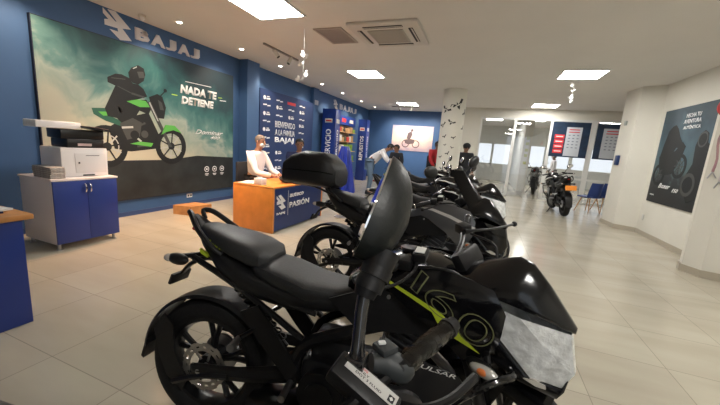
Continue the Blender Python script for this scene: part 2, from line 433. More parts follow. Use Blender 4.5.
for y in SPOT_Y[1:]:
    if first is None:
        t = thing('recessed_spotlight', 'x', 'spotlight', (-4.62, y, ZC), 0, 'small round downlights along the blue wall'); first = t
        bm = NB(); lathe(bm, [(.035, -.004), (.06, -.010), (.065, -.001)], axis='z', n=20); new_obj('rim', bm, acw, t)
        bm = NB(); cyl(bm, (0, 0, -.006), (0, 0, -.001), .034, n=16); new_obj('bulb', bm, bulb_emit, t)
    else:
        t = copy_tree(first); t.location = (-4.62, y, ZC)
    t['label'] = {3.89: 'small lit downlight above the raised wall letters and big poster', 5.24: 'small lit downlight near the right end of the big poster', 6.51: 'small lit downlight above the left end of the welcome panel', 8.53: 'small lit downlight past the welcome panel', 9.98: 'small lit downlight above the first blue display tower', 11.7: 'small lit downlight above the goods shelf', 13.3: 'small lit downlight nearest the back corner'}[y]
t = thing('security_camera', 'small white dome camera on the ceiling above the wall sign', 'camera', (-4.97, 3.56, ZC))
bm = NB(); cyl(bm, (0, 0, -.03), (0, 0, -.001), .05, n=20); new_obj('base', bm, acw, t)
bm = NB(); ellips(bm, (0, 0, -.045), (.038, .038, .04)); new_obj('dome', bm, mat('white_dome', (.8, .8, .8), .2), t)
def track_light(loc, ang, label):
    t = thing('track_light', label, 'track light', loc, ang)
    bm = NB(); bb(bm, -.55, .55, -.02, .02, -.03, -.001); new_obj('rail', bm, mat('rail_grey', (.30, .28, .27), .5), t, smooth=False)
    for x, d in ((-.22, (.18, -.6, -.8)), (.28, (-.5, .1, -.85))):
        bm = NB(); d = Vector(d).normalized(); p = Vector((x, 0, -.07)); cyl(bm, (x, 0, -.03), p, .01, n=8); cyl(bm, p-d*.05, p+d*.10, .034, .04, n=16)
        h = new_obj('lamp_head', bm, acw, t); bm = NB(); cyl(bm, p+d*.095, p+d*.104, .033, n=14); new_obj('lens', bm, dark, h)
track_light((-3.87, 5.5, ZC), 1.57, 'ceiling track with two white lamp heads before the welcome panel')
bfly_m = mat('white_butterfly_paper', (.82, .82, .80), .5)
def mobile(x, y, ztop, drops, label):
    t = thing('hanging_mobile', label, 'hanging decoration', (x, y, ZC))
    bm = NB(); tube(bm, [(0, 0, 0), (.01, 0, -.3), (0, .01, drops[-1][2])], .0025, 5, 2); new_obj('string', bm, bfly_m, t)
    for dx, dy, dz, a in drops:
        bm = NB()
        for s in (-1, 1):
            poly = [(0, -.03), (s*.03, -.045), (s*.075, -.02), (s*.055, .01), (s*.085, .05), (s*.05, .07), (0, .02)]
            R = Matrix.Rotation(a, 3, 'Y') @ Matrix.Rotation(a*1.7, 3, 'Z')
            prism(bm, poly, lambda u, v: Vector((dx, dy, dz))+R @ Vector((u*.8, abs(u)*.5, v*.8)), lambda u, v: Vector((dx, dy, dz))+R @ Vector((u*.8, abs(u)*.5+.003, v*.8)))
        new_obj('butterfly', bm, bfly_m, t, smooth=False)
mobile(-2.75, 4.45, ZC, [(.02, 0, -.38, .5), (-.05, .02, -.52, 1.2), (.03, 0, -.66, -.4), (-.06, 0, -.74, .9)], 'string of white paper butterflies hanging beside the ceiling track')
mobile(1.55, 8.2, ZC, [(0, 0, -.08, .4), (.02, 0, -.20, 1.1), (-.03, 0, -.33, -.5), (.02, 0, -.42, .8)], 'string of white paper butterflies hanging right of the column')
# birds on the column
bird_m = mat('black_vinyl', (.015, .014, .014), .5)
def bird(px_ang, z, s, rot, label):
    bm = NB()
    shape = [(-1, .25), (-.7, .5), (-.35, .25), (-.12, .12), (0, .45), (.12, .12), (.4, .3), (.75, .62), (1, .4), (.6, .05), (.25, -.1), (.12, -.45), (0, -.62), (-.12, -.4), (-.2, -.08), (-.6, -.02)]
    def f(u, v, d):
        u2 = (u*math.cos(rot)-v*math.sin(rot))*s; v2 = (u*math.sin(rot)+v*math.cos(rot))*s
        a = px_ang+u2/.305; return (-.95+(.306+d)*math.sin(a), 9.26-(.306+d)*math.cos(a), z+v2)
    poly_obj(bm, shape, f, .002)
    return tag(new_obj('bird_decal', bm, bird_m, smooth=False), label, 'decal', 'black birds stuck on the white column')
pos = ['left of the two largest at the top', 'right of the two largest at the top', 'second row, left edge', 'second row, centre', 'third row, left', 'third row, right', 'small one in the middle, left', 'small one in the middle, right', 'fourth row, centre', 'lower row, left', 'lower row, centre', 'lowest small one, left', 'lowest, right', 'wrapped on the right rim near the top', 'wrapped on the right rim below']
for (a, z, s, r), l in zip([(-.50, 2.50, .13, -.5), (.52, 2.62, .13, .5), (-.68, 2.10, .10, .3), (.12, 2.17, .10, -.4), (-.35, 1.80, .07, .4), (.45, 1.78, .07, .1), (-.2, 1.58, .045, .2), (.42, 1.52, .05, -.3), (.1, 1.36, .07, .5), (-.55, 1.25, .06, .2), (-.35, .95, .05, -.3), (.5, 1.02, .05, .3), (-.2, .80, .05, 0), (1.35, 2.45, .09, .9), (1.35, 2.05, .07, .7)], pos):
    bird(a-.1, z, s*(1.5 if z > 2.5 else 1.15 if z > 1.9 else 1.0), r, 'black bird silhouette on the white column, '+l)
# ------------------------------------------------------------------ wall graphics: left
RY, UZ = (0, 1, 0), (0, 0, 1)
def poster_sky(name, stops, nscale, axis=2, z0=0, z1=1, tilt=0):
    m = bpy.data.materials.new(name); m.use_nodes = True; nt = m.node_tree; b = nt.nodes['Principled BSDF']; L = nt.links.new
    tc = nt.nodes.new('ShaderNodeTexCoord'); sx = nt.nodes.new('ShaderNodeSeparateXYZ'); L(tc.outputs['Object'], sx.inputs[0])
    n = nt.nodes.new('ShaderNodeTexNoise'); n.inputs['Scale'].default_value = nscale; n.inputs['Detail'].default_value = 6; n.inputs['Distortion'].default_value = .6
    L(tc.outputs['Object'], n.inputs[0])
    mr = nt.nodes.new('ShaderNodeMapRange'); mr.inputs[1].default_value = z0; mr.inputs[2].default_value = z1; L(sx.outputs[2], mr.inputs[0])
    t1 = nt.nodes.new('ShaderNodeMath'); t1.operation = 'MULTIPLY_ADD'; t1.inputs[1].default_value = tilt; L(sx.outputs[1], t1.inputs[0]); L(mr.outputs[0], t1.inputs[2])
    a = nt.nodes.new('ShaderNodeMath'); a.operation = 'MULTIPLY_ADD'; a.inputs[1].default_value = .80; L(n.outputs['Fac'], a.inputs[0])
    s = nt.nodes.new('ShaderNodeMath'); s.operation = 'SUBTRACT'; s.inputs[1].default_value = .40; L(t1.outputs[0], a.inputs[2]); L(a.outputs[0], s.inputs[0])
    r = nt.nodes.new('ShaderNodeValToRGB'); r.color_ramp.elements.remove(r.color_ramp.elements[1])
    r.color_ramp.elements[0].position = stops[0][0]; r.color_ramp.elements[0].color = (*stops[0][1], 1)
    for p, c in stops[1:]:
        e = r.color_ramp.elements.new(p); e.color = (*c, 1)
    L(s.outputs[0], r.inputs[0]); L(r.outputs[0], b.inputs['Base Color']); b.inputs['Roughness'].default_value = .5
    return m
t = thing('poster', 'large wall poster of rider on green motorcycle under a teal sky', 'poster', (XL, 0, 0))
pe = .05
bm = NB(); bb(bm, .001, pe, 2.36, 5.66, .27, 2.65); new_obj('board', bm, mat('poster_edge', (.012, .015, .035), .5), t, smooth=False)
bm = NB(); bb(bm, pe, pe+.002, 2.37, 5.65, .90, 2.64)
sky_m = poster_sky('printed_teal_sky', [(0, (.48, .46, .36)), (.18, (.46, .46, .36)), (.34, (.30, .37, .31)), (.42, (.36, .42, .36)), (.52, (.12, .25, .23)), (.66, (.035, .14, .14)), (.85, (.012, .06, .07)), (1, (.01, .03, .045))], 2.2, z0=.9, z1=2.9, tilt=0)
# darker towards the right in the print
nt = sky_m.node_tree
for nd in nt.nodes:
    if nd.type == 'MATH' and nd.operation == 'MULTIPLY_ADD' and abs(nd.inputs[1].default_value) < 1e-6: nd.inputs[1].default_value = .17
for nd in nt.nodes:
    if nd.type == 'MATH' and nd.operation == 'SUBTRACT': nd.inputs[1].default_value = .40+.17*3.5
new_obj('printed_sky', bm, sky_m, t, smooth=False)
bm = NB(); poly = [(2.37, .28), (5.65, .28), (5.65, .93), (4.7, .97), (4.1, .90), (3.4, .88), (2.37, .90)]
prism(bm, poly, lambda y, z: (pe, y, z), lambda y, z: (pe+.003, y, z))
new_obj('printed_road', bm, mat('printed_road', (.018, .022, .024), .5, noise=(3, .5, 0)), t, smooth=False)
PR = [mat('print_black', (.005, .007, .009), .6), mat('print_dark_grey', (.05, .055, .055), .5), mat('print_green', (.10, .42, .07), .5), mat('print_silver', (.45, .47, .46), .5), mat('print_mid', (.02, .10, .07), .5)]
fp = lambda u, v, d: (pe+.003+d, u, v)
bm = NB()
helmet = [(3.47, 2.23), (3.52, 2.31), (3.62, 2.37), (3.71, 2.34), (3.73, 2.25), (3.7, 2.15), (3.61, 2.08), (3.53, 2.09), (3.48, 2.13)]
torso = [(3.53, 2.08), (3.47, 2.15), (3.37, 2.18), (3.28, 2.17), (3.17, 2.1), (3.17, 2.03), (3.27, 2.0), (3.19, 1.83), (3.11, 1.66), (3.14, 1.55), (3.29, 1.53), (3.42, 1.77), (3.56, 1.84), (3.75, 1.92), (3.69, 2.03), (3.61, 2.08)]
leg = [(3.3, 1.75), (3.59, 1.8), (3.61, 1.68), (3.47, 1.46), (3.41, 1.23), (3.53, 1.17), (3.38, 1.14), (3.29, 1.22), (3.35, 1.45), (3.24, 1.56)]
tail = [(2.94, 1.64), (3.11, 1.66), (3.16, 1.56), (3.35, 1.49), (3.32, 1.42), (3.11, 1.48), (2.96, 1.56)]
tank = [(3.4, 1.79), (3.56, 1.84), (3.73, 1.87), (3.81, 1.74), (3.76, 1.64), (3.56, 1.7)]
engine = [(3.14, 1.39), (3.38, 1.55), (3.76, 1.67), (3.92, 1.34), (3.86, 1.09), (3.45, 1.04), (3.21, 1.08)]
head = [(3.78, 1.92), (3.92, 1.99), (4.01, 1.96), (4.07, 1.79), (4.03, 1.6), (3.89, 1.6), (3.81, 1.75)]
poly_obj(bm, engine, fp, .001, 0); poly_obj(bm, tail, fp, .0015, 4); poly_obj(bm, leg, fp, .002, 0); poly_obj(bm, torso, fp, .0025, 0)
poly_obj(bm, helmet, fp, .003, 0); poly_obj(bm, tank, fp, .003, 0)
poly_obj(bm, [(3.42, 1.80), (3.58, 1.85), (3.72, 1.85), (3.79, 1.76), (3.62, 1.74)], fp, .0035, 2)
poly_obj(bm, [(3.02, 1.60), (3.12, 1.61), (3.18, 1.56), (3.08, 1.55)], fp, .0022, 2)
poly_obj(bm, head, fp, .003, 0); poly_obj(bm, [(3.93, 1.90), (4.0, 1.86), (4.03, 1.74), (3.96, 1.74)], fp, .0036, 1)
bar2(bm, fp, (3.98, 1.97), (4.06, 2.05), .015, .003, 0); poly_obj(bm, circ(4.07, 2.07, .03, n=8), fp, .003, 0)
bar2(bm, fp, (3.22, 2.10), (3.42, 2.12), .012, .004, 1); bar2(bm, fp, (3.30, 2.0), (3.50, 1.93), .012, .004, 1); bar2(bm, fp, (3.50, 1.93), (3.70, 1.90), .03, .0042, 1)
poly_obj(bm, [(3.60, 2.27), (3.70, 2.29), (3.72, 2.20), (3.63, 2.18)], fp, .0045, 1); bar2(bm, fp, (3.54, 2.30), (3.60, 2.34), .012, .0046, 3)
poly_obj(bm, [(3.30, 1.46), (3.50, 1.56), (3.64, 1.50), (3.60, 1.28), (3.40, 1.22)], fp, .0022, 1); poly_obj(bm, circ(3.52, 1.30, .07, n=14), fp, .0027, 0); poly_obj(bm, circ(3.68, 1.32, .06, n=14), fp, .0027, 1)
poly_obj(bm, [(3.44, 1.16), (3.78, 1.12), (3.82, 1.18), (3.60, 1.20)], fp, .0029, 2)
for cx, cz, R in ((4.155, 1.14, .315), (3.11, 1.11, .31)):
    annulus(bm, fp, cx, cz, R*.70, R, .0025, 28, 0, .95); annulus(bm, fp, cx, cz, R*.52, R*.57, .002, 24, 3, .95)
    poly_obj(bm, circ(cx, cz, R*.2, n=14), fp, .0035, 0)
    for k in range(10):
        a = k*PI/5+.2; bar2(bm, fp, (cx, cz), (cx+R*.68*math.cos(a), cz+R*.7*math.sin(a)), .022, .0028, 3 if k % 2 else 0)
poly_obj(bm, [(3.74, 1.84), (3.80, 1.85), (4.17, 1.13), (4.11, 1.12)], fp, .004, 1); poly_obj(bm, [(3.77, 1.83), (3.79, 1.84), (3.93, 1.55), (3.91, 1.55)], fp, .0045, 3)
poly_obj(bm, [(3.97, 1.33), (4.05, 1.50), (4.23, 1.50), (4.36, 1.38), (4.20, 1.42), (4.06, 1.38)], fp, .0045, 2)
for (a, b) in (((3.33, 1.40), (3.5, 1.42)), ((3.5, 1.3), (3.62, 1.2)), ((3.6, 1.45), (3.7, 1.5)), ((3.55, 1.12), (3.8, 1.15)), ((3.3, 1.7), (3.33, 1.62))): bar2(bm, fp, a, b, .03, .0025, 3 if a[0] < 3.55 else 1)
new_obj('printed_rider_and_motorcycle', bm, PR, t, smooth=False)
X = pe+.003
text_obj('slogan', 'NADA TE', white_print, t, (X, 4.36, 2.085), RY, UZ, .15, .84, .002, .055, .12)
text_obj('slogan', 'DETIENE', white_print, t, (X, 4.38, 1.90), RY, UZ, .14, .74, .002, .055, .12)
bm = NB(); bar2(bm, fp, (4.47, 2.30), (5.06, 2.31), .012, .002); new_obj('slogan_rule', bm, white_print, t, smooth=False)
bm = NB(); bar2(bm, fp, (4.19, 2.03), (4.30, 2.03), .014, .002); bar2(bm, fp, (5.24, 2.14), (5.34, 2.145), .014, .002); new_obj('lime_dash', bm, mat('lime_print', (.5, .75, .08), .5), t, smooth=False)
bm = NB(); bar2(bm, fp, (5.28, 2.09), (5.45, 2.10), .016, .002); new_obj('slogan_dash', bm, white_print, t, smooth=False)
text_obj('model_script', 'Dominar', white_print, t, (X, 4.66, 1.385), RY, UZ, .085, .70, .002, .01, .5)
text_obj('model_script', '400', white_print, t, (X, 5.02, 1.30), RY, UZ, .06, .26, .002, .01, .5)
bm = NB()
for y in (4.93, 5.13, 5.33):
    annulus(bm, fp, y, .70, .045, .058, .002, 16); bar2(bm, fp, (y-.02, .70), (y+.02, .70), .03, .002); bar2(bm, fp, (y-.045, .605), (y+.045, .605), .014, .002); bar2(bm, fp, (y-.03, .58), (y+.03, .58), .012, .002)
new_obj('feature_icons', bm, white_print, t, smooth=False)
# wall sign BAJAJ over the poster
t = thing('wall_sign', 'raised white logo and letters on the blue wall above the large poster', 'sign', (XL, 0, 0))
logo_obj('logo', white_letter, t, (.001, 3.385, 2.855), (0, 1, 0), UZ, .38, .006)
for ch, y0, y1 in (('B', 3.63, 3.86), ('A', 3.88, 4.13), ('J', 4.14, 4.34), ('A', 4.37, 4.62), ('J', 4.63, 4.83)):
    text_obj('letter', ch, white_letter, t, (.001, y0, 2.755), RY, UZ, .175, y1-y0, .015, .055)
# welcome panel
t = thing('welcome_panel', 'navy welcome panel with rows of white logos and BIENVENIDO lettering', 'sign', (XL, 0, 0))
navy = mat('navy_board', (.012, .035, .13), .5)
bm = NB(); bb(bm, .10, .15, 6.42, 8.95, .25, 2.56); new_obj('board', bm, navy, t, smooth=False)
bm = NB(); bb(bm, .001, .10, 6.6, 6.8, .3, 2.4); bb(bm, .001, .10, 8.5, 8.7, .3, 2.4); new_obj('batten', bm, navy, t, smooth=False)
fw_ = lambda u, v, d: (.15+d, u, v)
bm = NB(); red = 0
for r_, z in enumerate([2.37, 2.20, 2.0, 1.82, 1.62, 1.42, 1.22, 1.05, .85, .65]):
    for c_, y in enumerate([6.68, 7.2, 7.75, 8.3]):
        if 1.12 < z < 1.9 and c_ in (1, 2): continue
        if (r_+c_) % 2:
            bar2(bm, fw_, (y-.14, z), (y+.0, z+.012), .03, .002, 0); bar2(bm, fw_, (y+.02, z-.01), (y+.14, z+.0), .03, .002, 0)
        elif c_ == 2 and r_ < 2:
            bar2(bm, fw_, (y-.2, z), (y+.2, z), .075, .002, 1)
        else:
            poly_obj(bm, circ(y-.09, z, .05, n=8), fw_, .002, 0); bar2(bm, fw_, (y-.02, z-.02), (y+.13, z-.01), .035, .002, 0); bar2(bm, fw_, (y+.0, z+.03), (y+.1, z+.035), .02, .002, 0)
new_obj('sponsor_marks', bm, [white_print, red_print], t, smooth=False)
for s, z, h, wd in (('BIENVENIDO', 1.70, .16, .92), ('A LA FAMILIA', 1.50, .15, .92), ('BAJAJ', 1.285, .17, .88)):
    text_obj('lettering', s, white_print, t, (.151, 7.03, z), RY, UZ, h, wd, .003, .03 if s == 'BAJAJ' else .01)
t = thing('wall_outlet', 'white double power outlet low on the blue wall under the poster', 'outlet', (XL, 4.55, .20))
bm = NB(); box(bm, (.005, 0, 0), (.008, .12, .075), bev=.002); new_obj('plate', bm, paper, t)
bm = NB()
for s in (-1, 1): box(bm, (.0105, s*.028, 0), (.003, .035, .035))
new_obj('sockets', bm, dark, t, smooth=False)
t = thing('small_wall_sign', 'small pale square sign on the blue wall past the welcome panel', 'sign', (XL+.101, 9.2, 2.62))
bm = NB(); box(bm, (.008, 0, 0), (.012, .22, .14), bev=.003); new_obj('plate', bm, mat('pale_sign', (.42, .45, .52), .5), t)
# ------------------------------------------------------------------ display unit with towers and goods
tower_m = mat('royal_blue_tower', (.012, .045, .27), .4)
def tower(loc, wx, wy, h, word, label):
    t = thing('display_tower', label, 'display', loc)
    bm = NB(); bb(bm, 0, wx, 0, wy, 0, h, .01); new_obj('body', bm, tower_m, t)
    bm = NB(); box(bm, (wx*.5, -.004, h-.38), (wx*.55, .006, .13)); new_obj('badge', bm, sticker, t, smooth=False)
    bm = NB(); box(bm, (wx*.5, -.009, h-.38), (wx*.42, .004, .05)); new_obj('badge_print', bm, red_print, t, smooth=False)
    text_obj('vertical_lettering', word, white_print, t, (wx*.72, -.001, h-1.6), (0, 0, 1), (-1, 0, 0), wx*.42, .95, .003, .02)
    bm = NB(); box(bm, (wx+.004, wy*.5, h-.38), (.006, wy*.55, .13)); new_obj('badge', bm, sticker, t, smooth=False)
    text_obj('vertical_lettering', word, white_print, t, (wx+.001, wy*.66, h-1.6), (0, 0, 1), (0, -1, 0), wy*.3, .95, .003, .02)
tower((-5.12, 9.6, 0), .48, .38, 2.50, 'SERVICIO', 'blue display tower with white vertical lettering next to the welcome panel')
tower((-4.85, 12.15, 0), .36, .36, 2.42, 'REPUESTOS', 'blue display tower with white vertical lettering nearest the back wall')
t = thing('display_header', 'blue header board bridging the two display towers', 'display', (-5.1, 0, 0))
bm = NB(); bb(bm, .02, .12, 10.0, 12.14, 2.10, 2.42, .01); new_obj('board', bm, tower_m, t)
for y in (10.3, 11.0, 11.7):
    bm = NB(); bb(bm, .12, .126, y-.16, y+.2, 2.2, 2.33); new_obj('label_plate', bm, sticker if y != 11.0 else red_print, t, smooth=False)
t = thing('goods_shelf', 'shelving with packaged parts between the blue towers', 'shelf', (XL, 0, 0))
shelf_m = mat('shelf_wood', (.45, .28, .14), .6)
bm = NB(); bb(bm, .001, .03, 10.0, 12.12, .1, 2.1); new_obj('back_panel', bm, mat('shelf_back', (.50, .40, .30), .6), t, smooth=False)
for z in (.3, .75, 1.15, 1.5, 1.85):
    bm = NB(); bb(bm, .03, .34, 10.0, 12.12, z-.02, z); new_obj('shelf_board', bm, shelf_m, t, smooth=False)
cols = [('dark olive', (.05, .06, .03)), ('lime green', (.18, .32, .05)), ('white', (.6, .6, .58)), ('tan', (.35, .22, .10)), ('black', (.02, .02, .02)), ('red', (.4, .04, .03))]
sh = {.75: 'second lowest', 1.15: 'middle', 1.5: 'second highest', 1.85: 'topmost'}
for z in (.75, 1.15, 1.5, 1.85):
    y = 10.05; k = 0
    while y < 11.95:
        wd = random.uniform(.14, .26); hh = random.uniform(.12, .24); cn, cc = random.choice(cols)
        if z == 1.15 and 11 < y < 11.9: cn, cc, hh = 'lime green', (.20, .34, .05), .25
        bm = NB(); box(bm, (0, 0, hh/2), (.2, wd*.85, hh), bev=.006)
        o = new_obj('goods_box', bm, mat('pack_'+cn.replace(' ', '_'), cc, .5)); o.location = (XL+.2, min(y+wd/2, 12.0), z+.001)
        tag(o, '%s carton, %s shelf between blue towers, %s from left' % (cn, sh[z], ['first', 'second', 'third', 'fourth', 'fifth', 'sixth', 'seventh', 'eighth', 'ninth', 'tenth', 'eleventh', 'twelfth', 'thirteenth', 'fourteenth'][k]), 'box', 'packaged goods on the shelves between the towers')
        y += wd+.015; k += 1
t = thing('wall_sign', 'raised white logo and letters above the goods shelf', 'sign', (XL, 0, 0))
logo_obj('logo', white_letter, t, (.001, 10.8, 2.78), (0, 1, 0), UZ, .34, .006)
for i, ch in enumerate('BAJAJ'): text_obj('letter', ch, white_letter, t, (.001, 11.12+i*.34, 2.66), RY, UZ, .2, .28, .025, .03)
# ------------------------------------------------------------------ back wall poster
t = thing('poster', 'pale sunset poster of a motorcycle rider on the blue back wall', 'poster', (0, YB, 0))
bm = NB(); bb(bm, -4.02, -2.2, -.03, -.001, 1.32, 2.42); new_obj('board', bm, poster_sky('sunset_print', [(0, (.38, .30, .36)), (.25, (.62, .45, .42)), (.5, (.82, .66, .52)), (.8, (.60, .52, .56)), (1, (.45, .45, .55))], 2.5, z0=1.3, z1=2.5), t, smooth=False)
fb = lambda u, v, d: (u, -.031-d, v)
bm = NB()
for cx in (-3.38, -2.92): annulus(bm, fb, cx, 1.63, .13, .17, .002, 18, 0)
poly_obj(bm, [(-3.45, 1.8), (-3.2, 1.85), (-2.98, 1.82), (-3.0, 1.66), (-3.25, 1.6), (-3.4, 1.65)], fb, .003, 0)
poly_obj(bm, [(-3.35, 1.85), (-3.3, 2.1), (-3.15, 2.18), (-3.1, 2.05), (-3.15, 1.9), (-3.2, 1.82)], fb, .003, 0); poly_obj(bm, circ(-3.13, 2.22, .06, n=10), fb, .003, 0)
new_obj('printed_rider_and_motorcycle', bm, mat('print_brown', (.12, .08, .08), .5), t, smooth=False)
track_light((-3.2, 12.9, ZC), 0, 'ceiling track with white lamp heads in front of the back wall poster')
# ------------------------------------------------------------------ right wall poster
t = thing('poster', 'dark blue poster of two motorcycle riders on the right white wall', 'poster', (XR, 0, 0))
bm = NB(); bb(bm, -.02, -.001, 6.60, 8.26, .72, 2.50)
new_obj('board', bm, poster_sky('printed_storm_sky', [(0, (.008, .010, .012)), (.25, (.012, .018, .022)), (.42, (.07, .12, .13)), (.60, (.045, .10, .135)), (.80, (.02, .05, .075)), (1, (.03, .06, .08))], 2.4, z0=.7, z1=2.6), t, smooth=False)
fr = lambda u, v, d: (-.021-d, u, v)
bm = NB()
poly_obj(bm, [(7.97, 2.10), (7.86, 2.18), (7.76, 2.2), (7.66, 2.12), (7.55, 1.98), (7.42, 1.86), (7.45, 1.78), (7.6, 1.78), (7.7, 1.65), (7.86, 1.58), (8.02, 1.5), (8.1, 1.62), (8.05, 1.85)], fr, .002, 0)
poly_obj(bm, [(8.12, 1.62), (7.9, 1.66), (7.6, 1.72), (7.42, 1.88), (7.3, 1.8), (7.36, 1.6), (7.55, 1.3), (7.9, 1.25), (8.05, 1.4)], fr, .0025, 0)
for cx, cz, R in ((7.36, 1.45, .22), (8.0, 1.27, .21)):
    annulus(bm, fr, cx, cz, R*.72, R, .003, 24, 0); annulus(bm, fr, cx, cz, R*.4, R*.45, .003, 16, 1)
    for k in range(8): bar2(bm, fr, (cx, cz), (cx+R*.7*math.cos(k*PI/4), cz+R*.7*math.sin(k*PI/4)), .014, .0035, 1)
poly_obj(bm, [(6.95, 2.0), (6.85, 2.05), (6.75, 2.0), (6.72, 1.85), (6.62, 1.8), (6.62, .95), (6.9, .85), (7.08, 1.05), (7.1, 1.3), (6.98, 1.5), (7.02, 1.8)], fr, .003, 0)
annulus(bm, fr, 6.86, 1.9, .10, .13, .004, 14, 1); annulus(bm, fr, 6.98, 1.15, .14, .2, .004, 18, 1)
new_obj('printed_riders_and_motorcycles', bm, [PR[0], PR[1]], t, smooth=False)
for s, y0, z, h, wd, sh_ in (('HECHA TU', 7.50, 2.30, .07, .42, 0), ('AVENTURA', 7.54, 2.20, .07, .50, 0), ('AUTÉNTICA', 7.52, 2.10, .07, .50, 0), ('Boxer', 7.9, 1.02, .09, .42, .5), ('150', 7.40, .98, .07, .2, .5), ('BAJAJ', 8.15, .85, .03, .15, 0)):
    text_obj('lettering', s, white_print, t, (-.021, y0, z), (0, -1, 0), UZ, h, wd, .002, .02, sh_)
bm = NB(); bb(bm, -.02, -.002, 6.44, 6.57, 1.9, 2.5); tag(new_obj('small_poster', bm, mat('pale_blue_print', (.30, .42, .50), .5), smooth=False, loc=(XR, 0, 0)), 'narrow pale blue strip poster between the dark poster and near pillar', 'poster')
t = thing('wall_outlet', 'white outlet low on the white wall right of the far pillar', 'outlet', (XR, 8.27, .36))
bm = NB(); box(bm, (-.005, 0, 0), (.008, .075, .12), bev=.002); new_obj('plate', bm, mat('grey_white', (.6, .6, .57), .5), t)
t = thing('wall_box', 'small grey alarm box high on the far white pillar', 'alarm box', (2.882, 9.05, 2.33))
bm = NB(); box(bm, (-.02, 0, 0), (.035, .12, .10), bev=.005); new_obj('case', bm, mat('greenish_grey_plastic', (.32, .36, .33), .5), t)
# red round badge and lanyards on the near pillar
t = thing('pillar_badge', 'red and white round badge sign on the near right pillar', 'sign', (2.815, 5.54, 2.22), 1.03)
bm = NB(); lathe(bm, [(0, -.022), (.13, -.022), (.14, -.012), (.14, 0)], axis='x', n=28); new_obj('disc', bm, red_print, t)
bm = NB(); annulus(bm, lambda u, v, d: (-.023-d, u, v), 0, 0, .085, .10, .002, 24); bar2(bm, lambda u, v, d: (-.023-d, u, v), (-.05, -.03), (.05, .04), .03, .002); new_obj('badge_print', bm, white_print, t, smooth=False)
t = thing('hanging_lanyards', 'pink and white lanyards hanging on the near right pillar', 'lanyard', (2.815, 5.54, 2.02), 1.03)
for i, (y, z1, mm) in enumerate(((.02, -.62, mat('pink_grey_ribbon', (.38, .22, .24), .6)), (-.06, -.74, mat('white_ribbon', (.6, .55, .53), .6)))):
    bm = NB(); tube(bm, [(-.01, .0, 0), (-.014, y+.03, -.2), (-.012, y, -.45), (-.012, y+.01, z1)], [.010, .012, .012, .014], 6, 3, flat=.5); st = new_obj('strap', bm, mm, t)
    bm = NB(); tube(bm, [(-.012, y+.01, z1), (-.012, y+.045, z1-.09)], .008, 6, 1); tube(bm, [(-.012, y+.01, z1), (-.012, y-.035, z1-.08)], .008, 6, 1); new_obj('clip', bm, steel, st)
# ------------------------------------------------------------------ window posters on the glass partition
def wposter(x0, x1, label, red_list, sheet):
    t = thing('window_poster', label, 'poster', (0, YG-.03, 0), 0, 'blue posters hung in the windows')
    bm = NB(); bb(bm, x0, x1, -.01, 0, 1.52, 2.66); new_obj('board', bm, mat('poster_navy', (.010, .028, .065), .45, noise=(4, .4, 0)), t, smooth=False)
    for a, b in sheet:
        bm = NB(); bb(bm, a, b, -.016, -.0101, 1.56, 2.50); s = new_obj('price_sheet', bm, mat('price_sheet', (.52, .55, .60), .5), t, smooth=False)
        bm = NB()
        for k, (z, wd) in enumerate([(2.42, .3), (2.34, .32), (2.24, .34), (2.14, .34), (2.04, .3), (1.94, .34), (1.84, .28)]):
            for q in range(1 if k < 2 else 3):
                cx = (a+b)/2+(0 if k < 2 else (q-1)*.12); ww = wd if k < 2 else .06
                ww = min(ww, (b-a)*.7); bb(bm, cx-ww/2, cx+ww/2, -.019, -.0161, z-.015, z+.015, mi=1 if k < 2 else 0)
        new_obj('price_print', bm, [mat('grey_print', (.2, .22, .27), .5), red_print], s, smooth=False)
    if red_list:
        for k in range(4):
            bm = NB(); bb(bm, x0+.10+k*0, x0+.38, -.016, -.0101, 2.12-k*.16, 2.25-k*.16); r = new_obj('red_label', bm, mat('bright_red_label', (.70, .04, .05), .5), t, smooth=False)
            bm = NB(); bb(bm, x0+.14, x0+.34, -.018, -.0161, 2.17-k*.16, 2.20-k*.16); new_obj('label_print', bm, white_print, r, smooth=False)
wposter(2.0, 3.08, 'blue window poster with white price sheet and four red labels', True, [(2.42, 2.86)])
wposter(3.26, 4.40, 'blue window poster with white price sheets nearest the far pillar', False, [(3.44, 3.92), (3.97, 4.3)])
# ------------------------------------------------------------------ left furniture
t = thing('counter_desk', 'blue counter with honey wood top at the left edge', 'counter', (0, 0, 0))
bm = NB(); bb(bm, -3.55, -2.83, -.6, 1.14, .002, .745, .004); new_obj('body', bm, cabinet_blue, t)
bm = NB(); bb(bm, -3.60, -2.80, -.65, 1.19, .745, .782, .006); new_obj('worktop', bm, honey_wood, t)
for i, (x, y, a, m_, l) in enumerate([(-3.02, .98, .2, paper, 'top sheet of loose white papers on the left counter'), (-3.04, .95, -.1, navy_cloth, 'dark blue leaflet under the loose papers on the left counter')]):
    bm = NB(); box(bm, (0, 0, 0), (.21, .30, .012), rot=Matrix.Rotation(a, 3, 'Z')); o = new_obj('paper_sheet', bm, m_, smooth=False); o.location = (x, y, .801 if i == 0 else .789); tag(o, l, 'paper')
t = thing('storage_cabinet', 'low white cabinet with two cobalt blue doors against the poster wall', 'cabinet', (-4.24, 1.975, 0))
W, D, H0, H1 = .645, .62, .07, .80
bm = NB(); bb(bm, -D, -.02, 0, W, H0, H1-.022, .002); new_obj('body', bm, lam_white, t)
bm = NB(); bb(bm, -D-.01, .004, -.012, W+.012, H1-.022, H1, .003); new_obj('top', bm, lam_white, t)
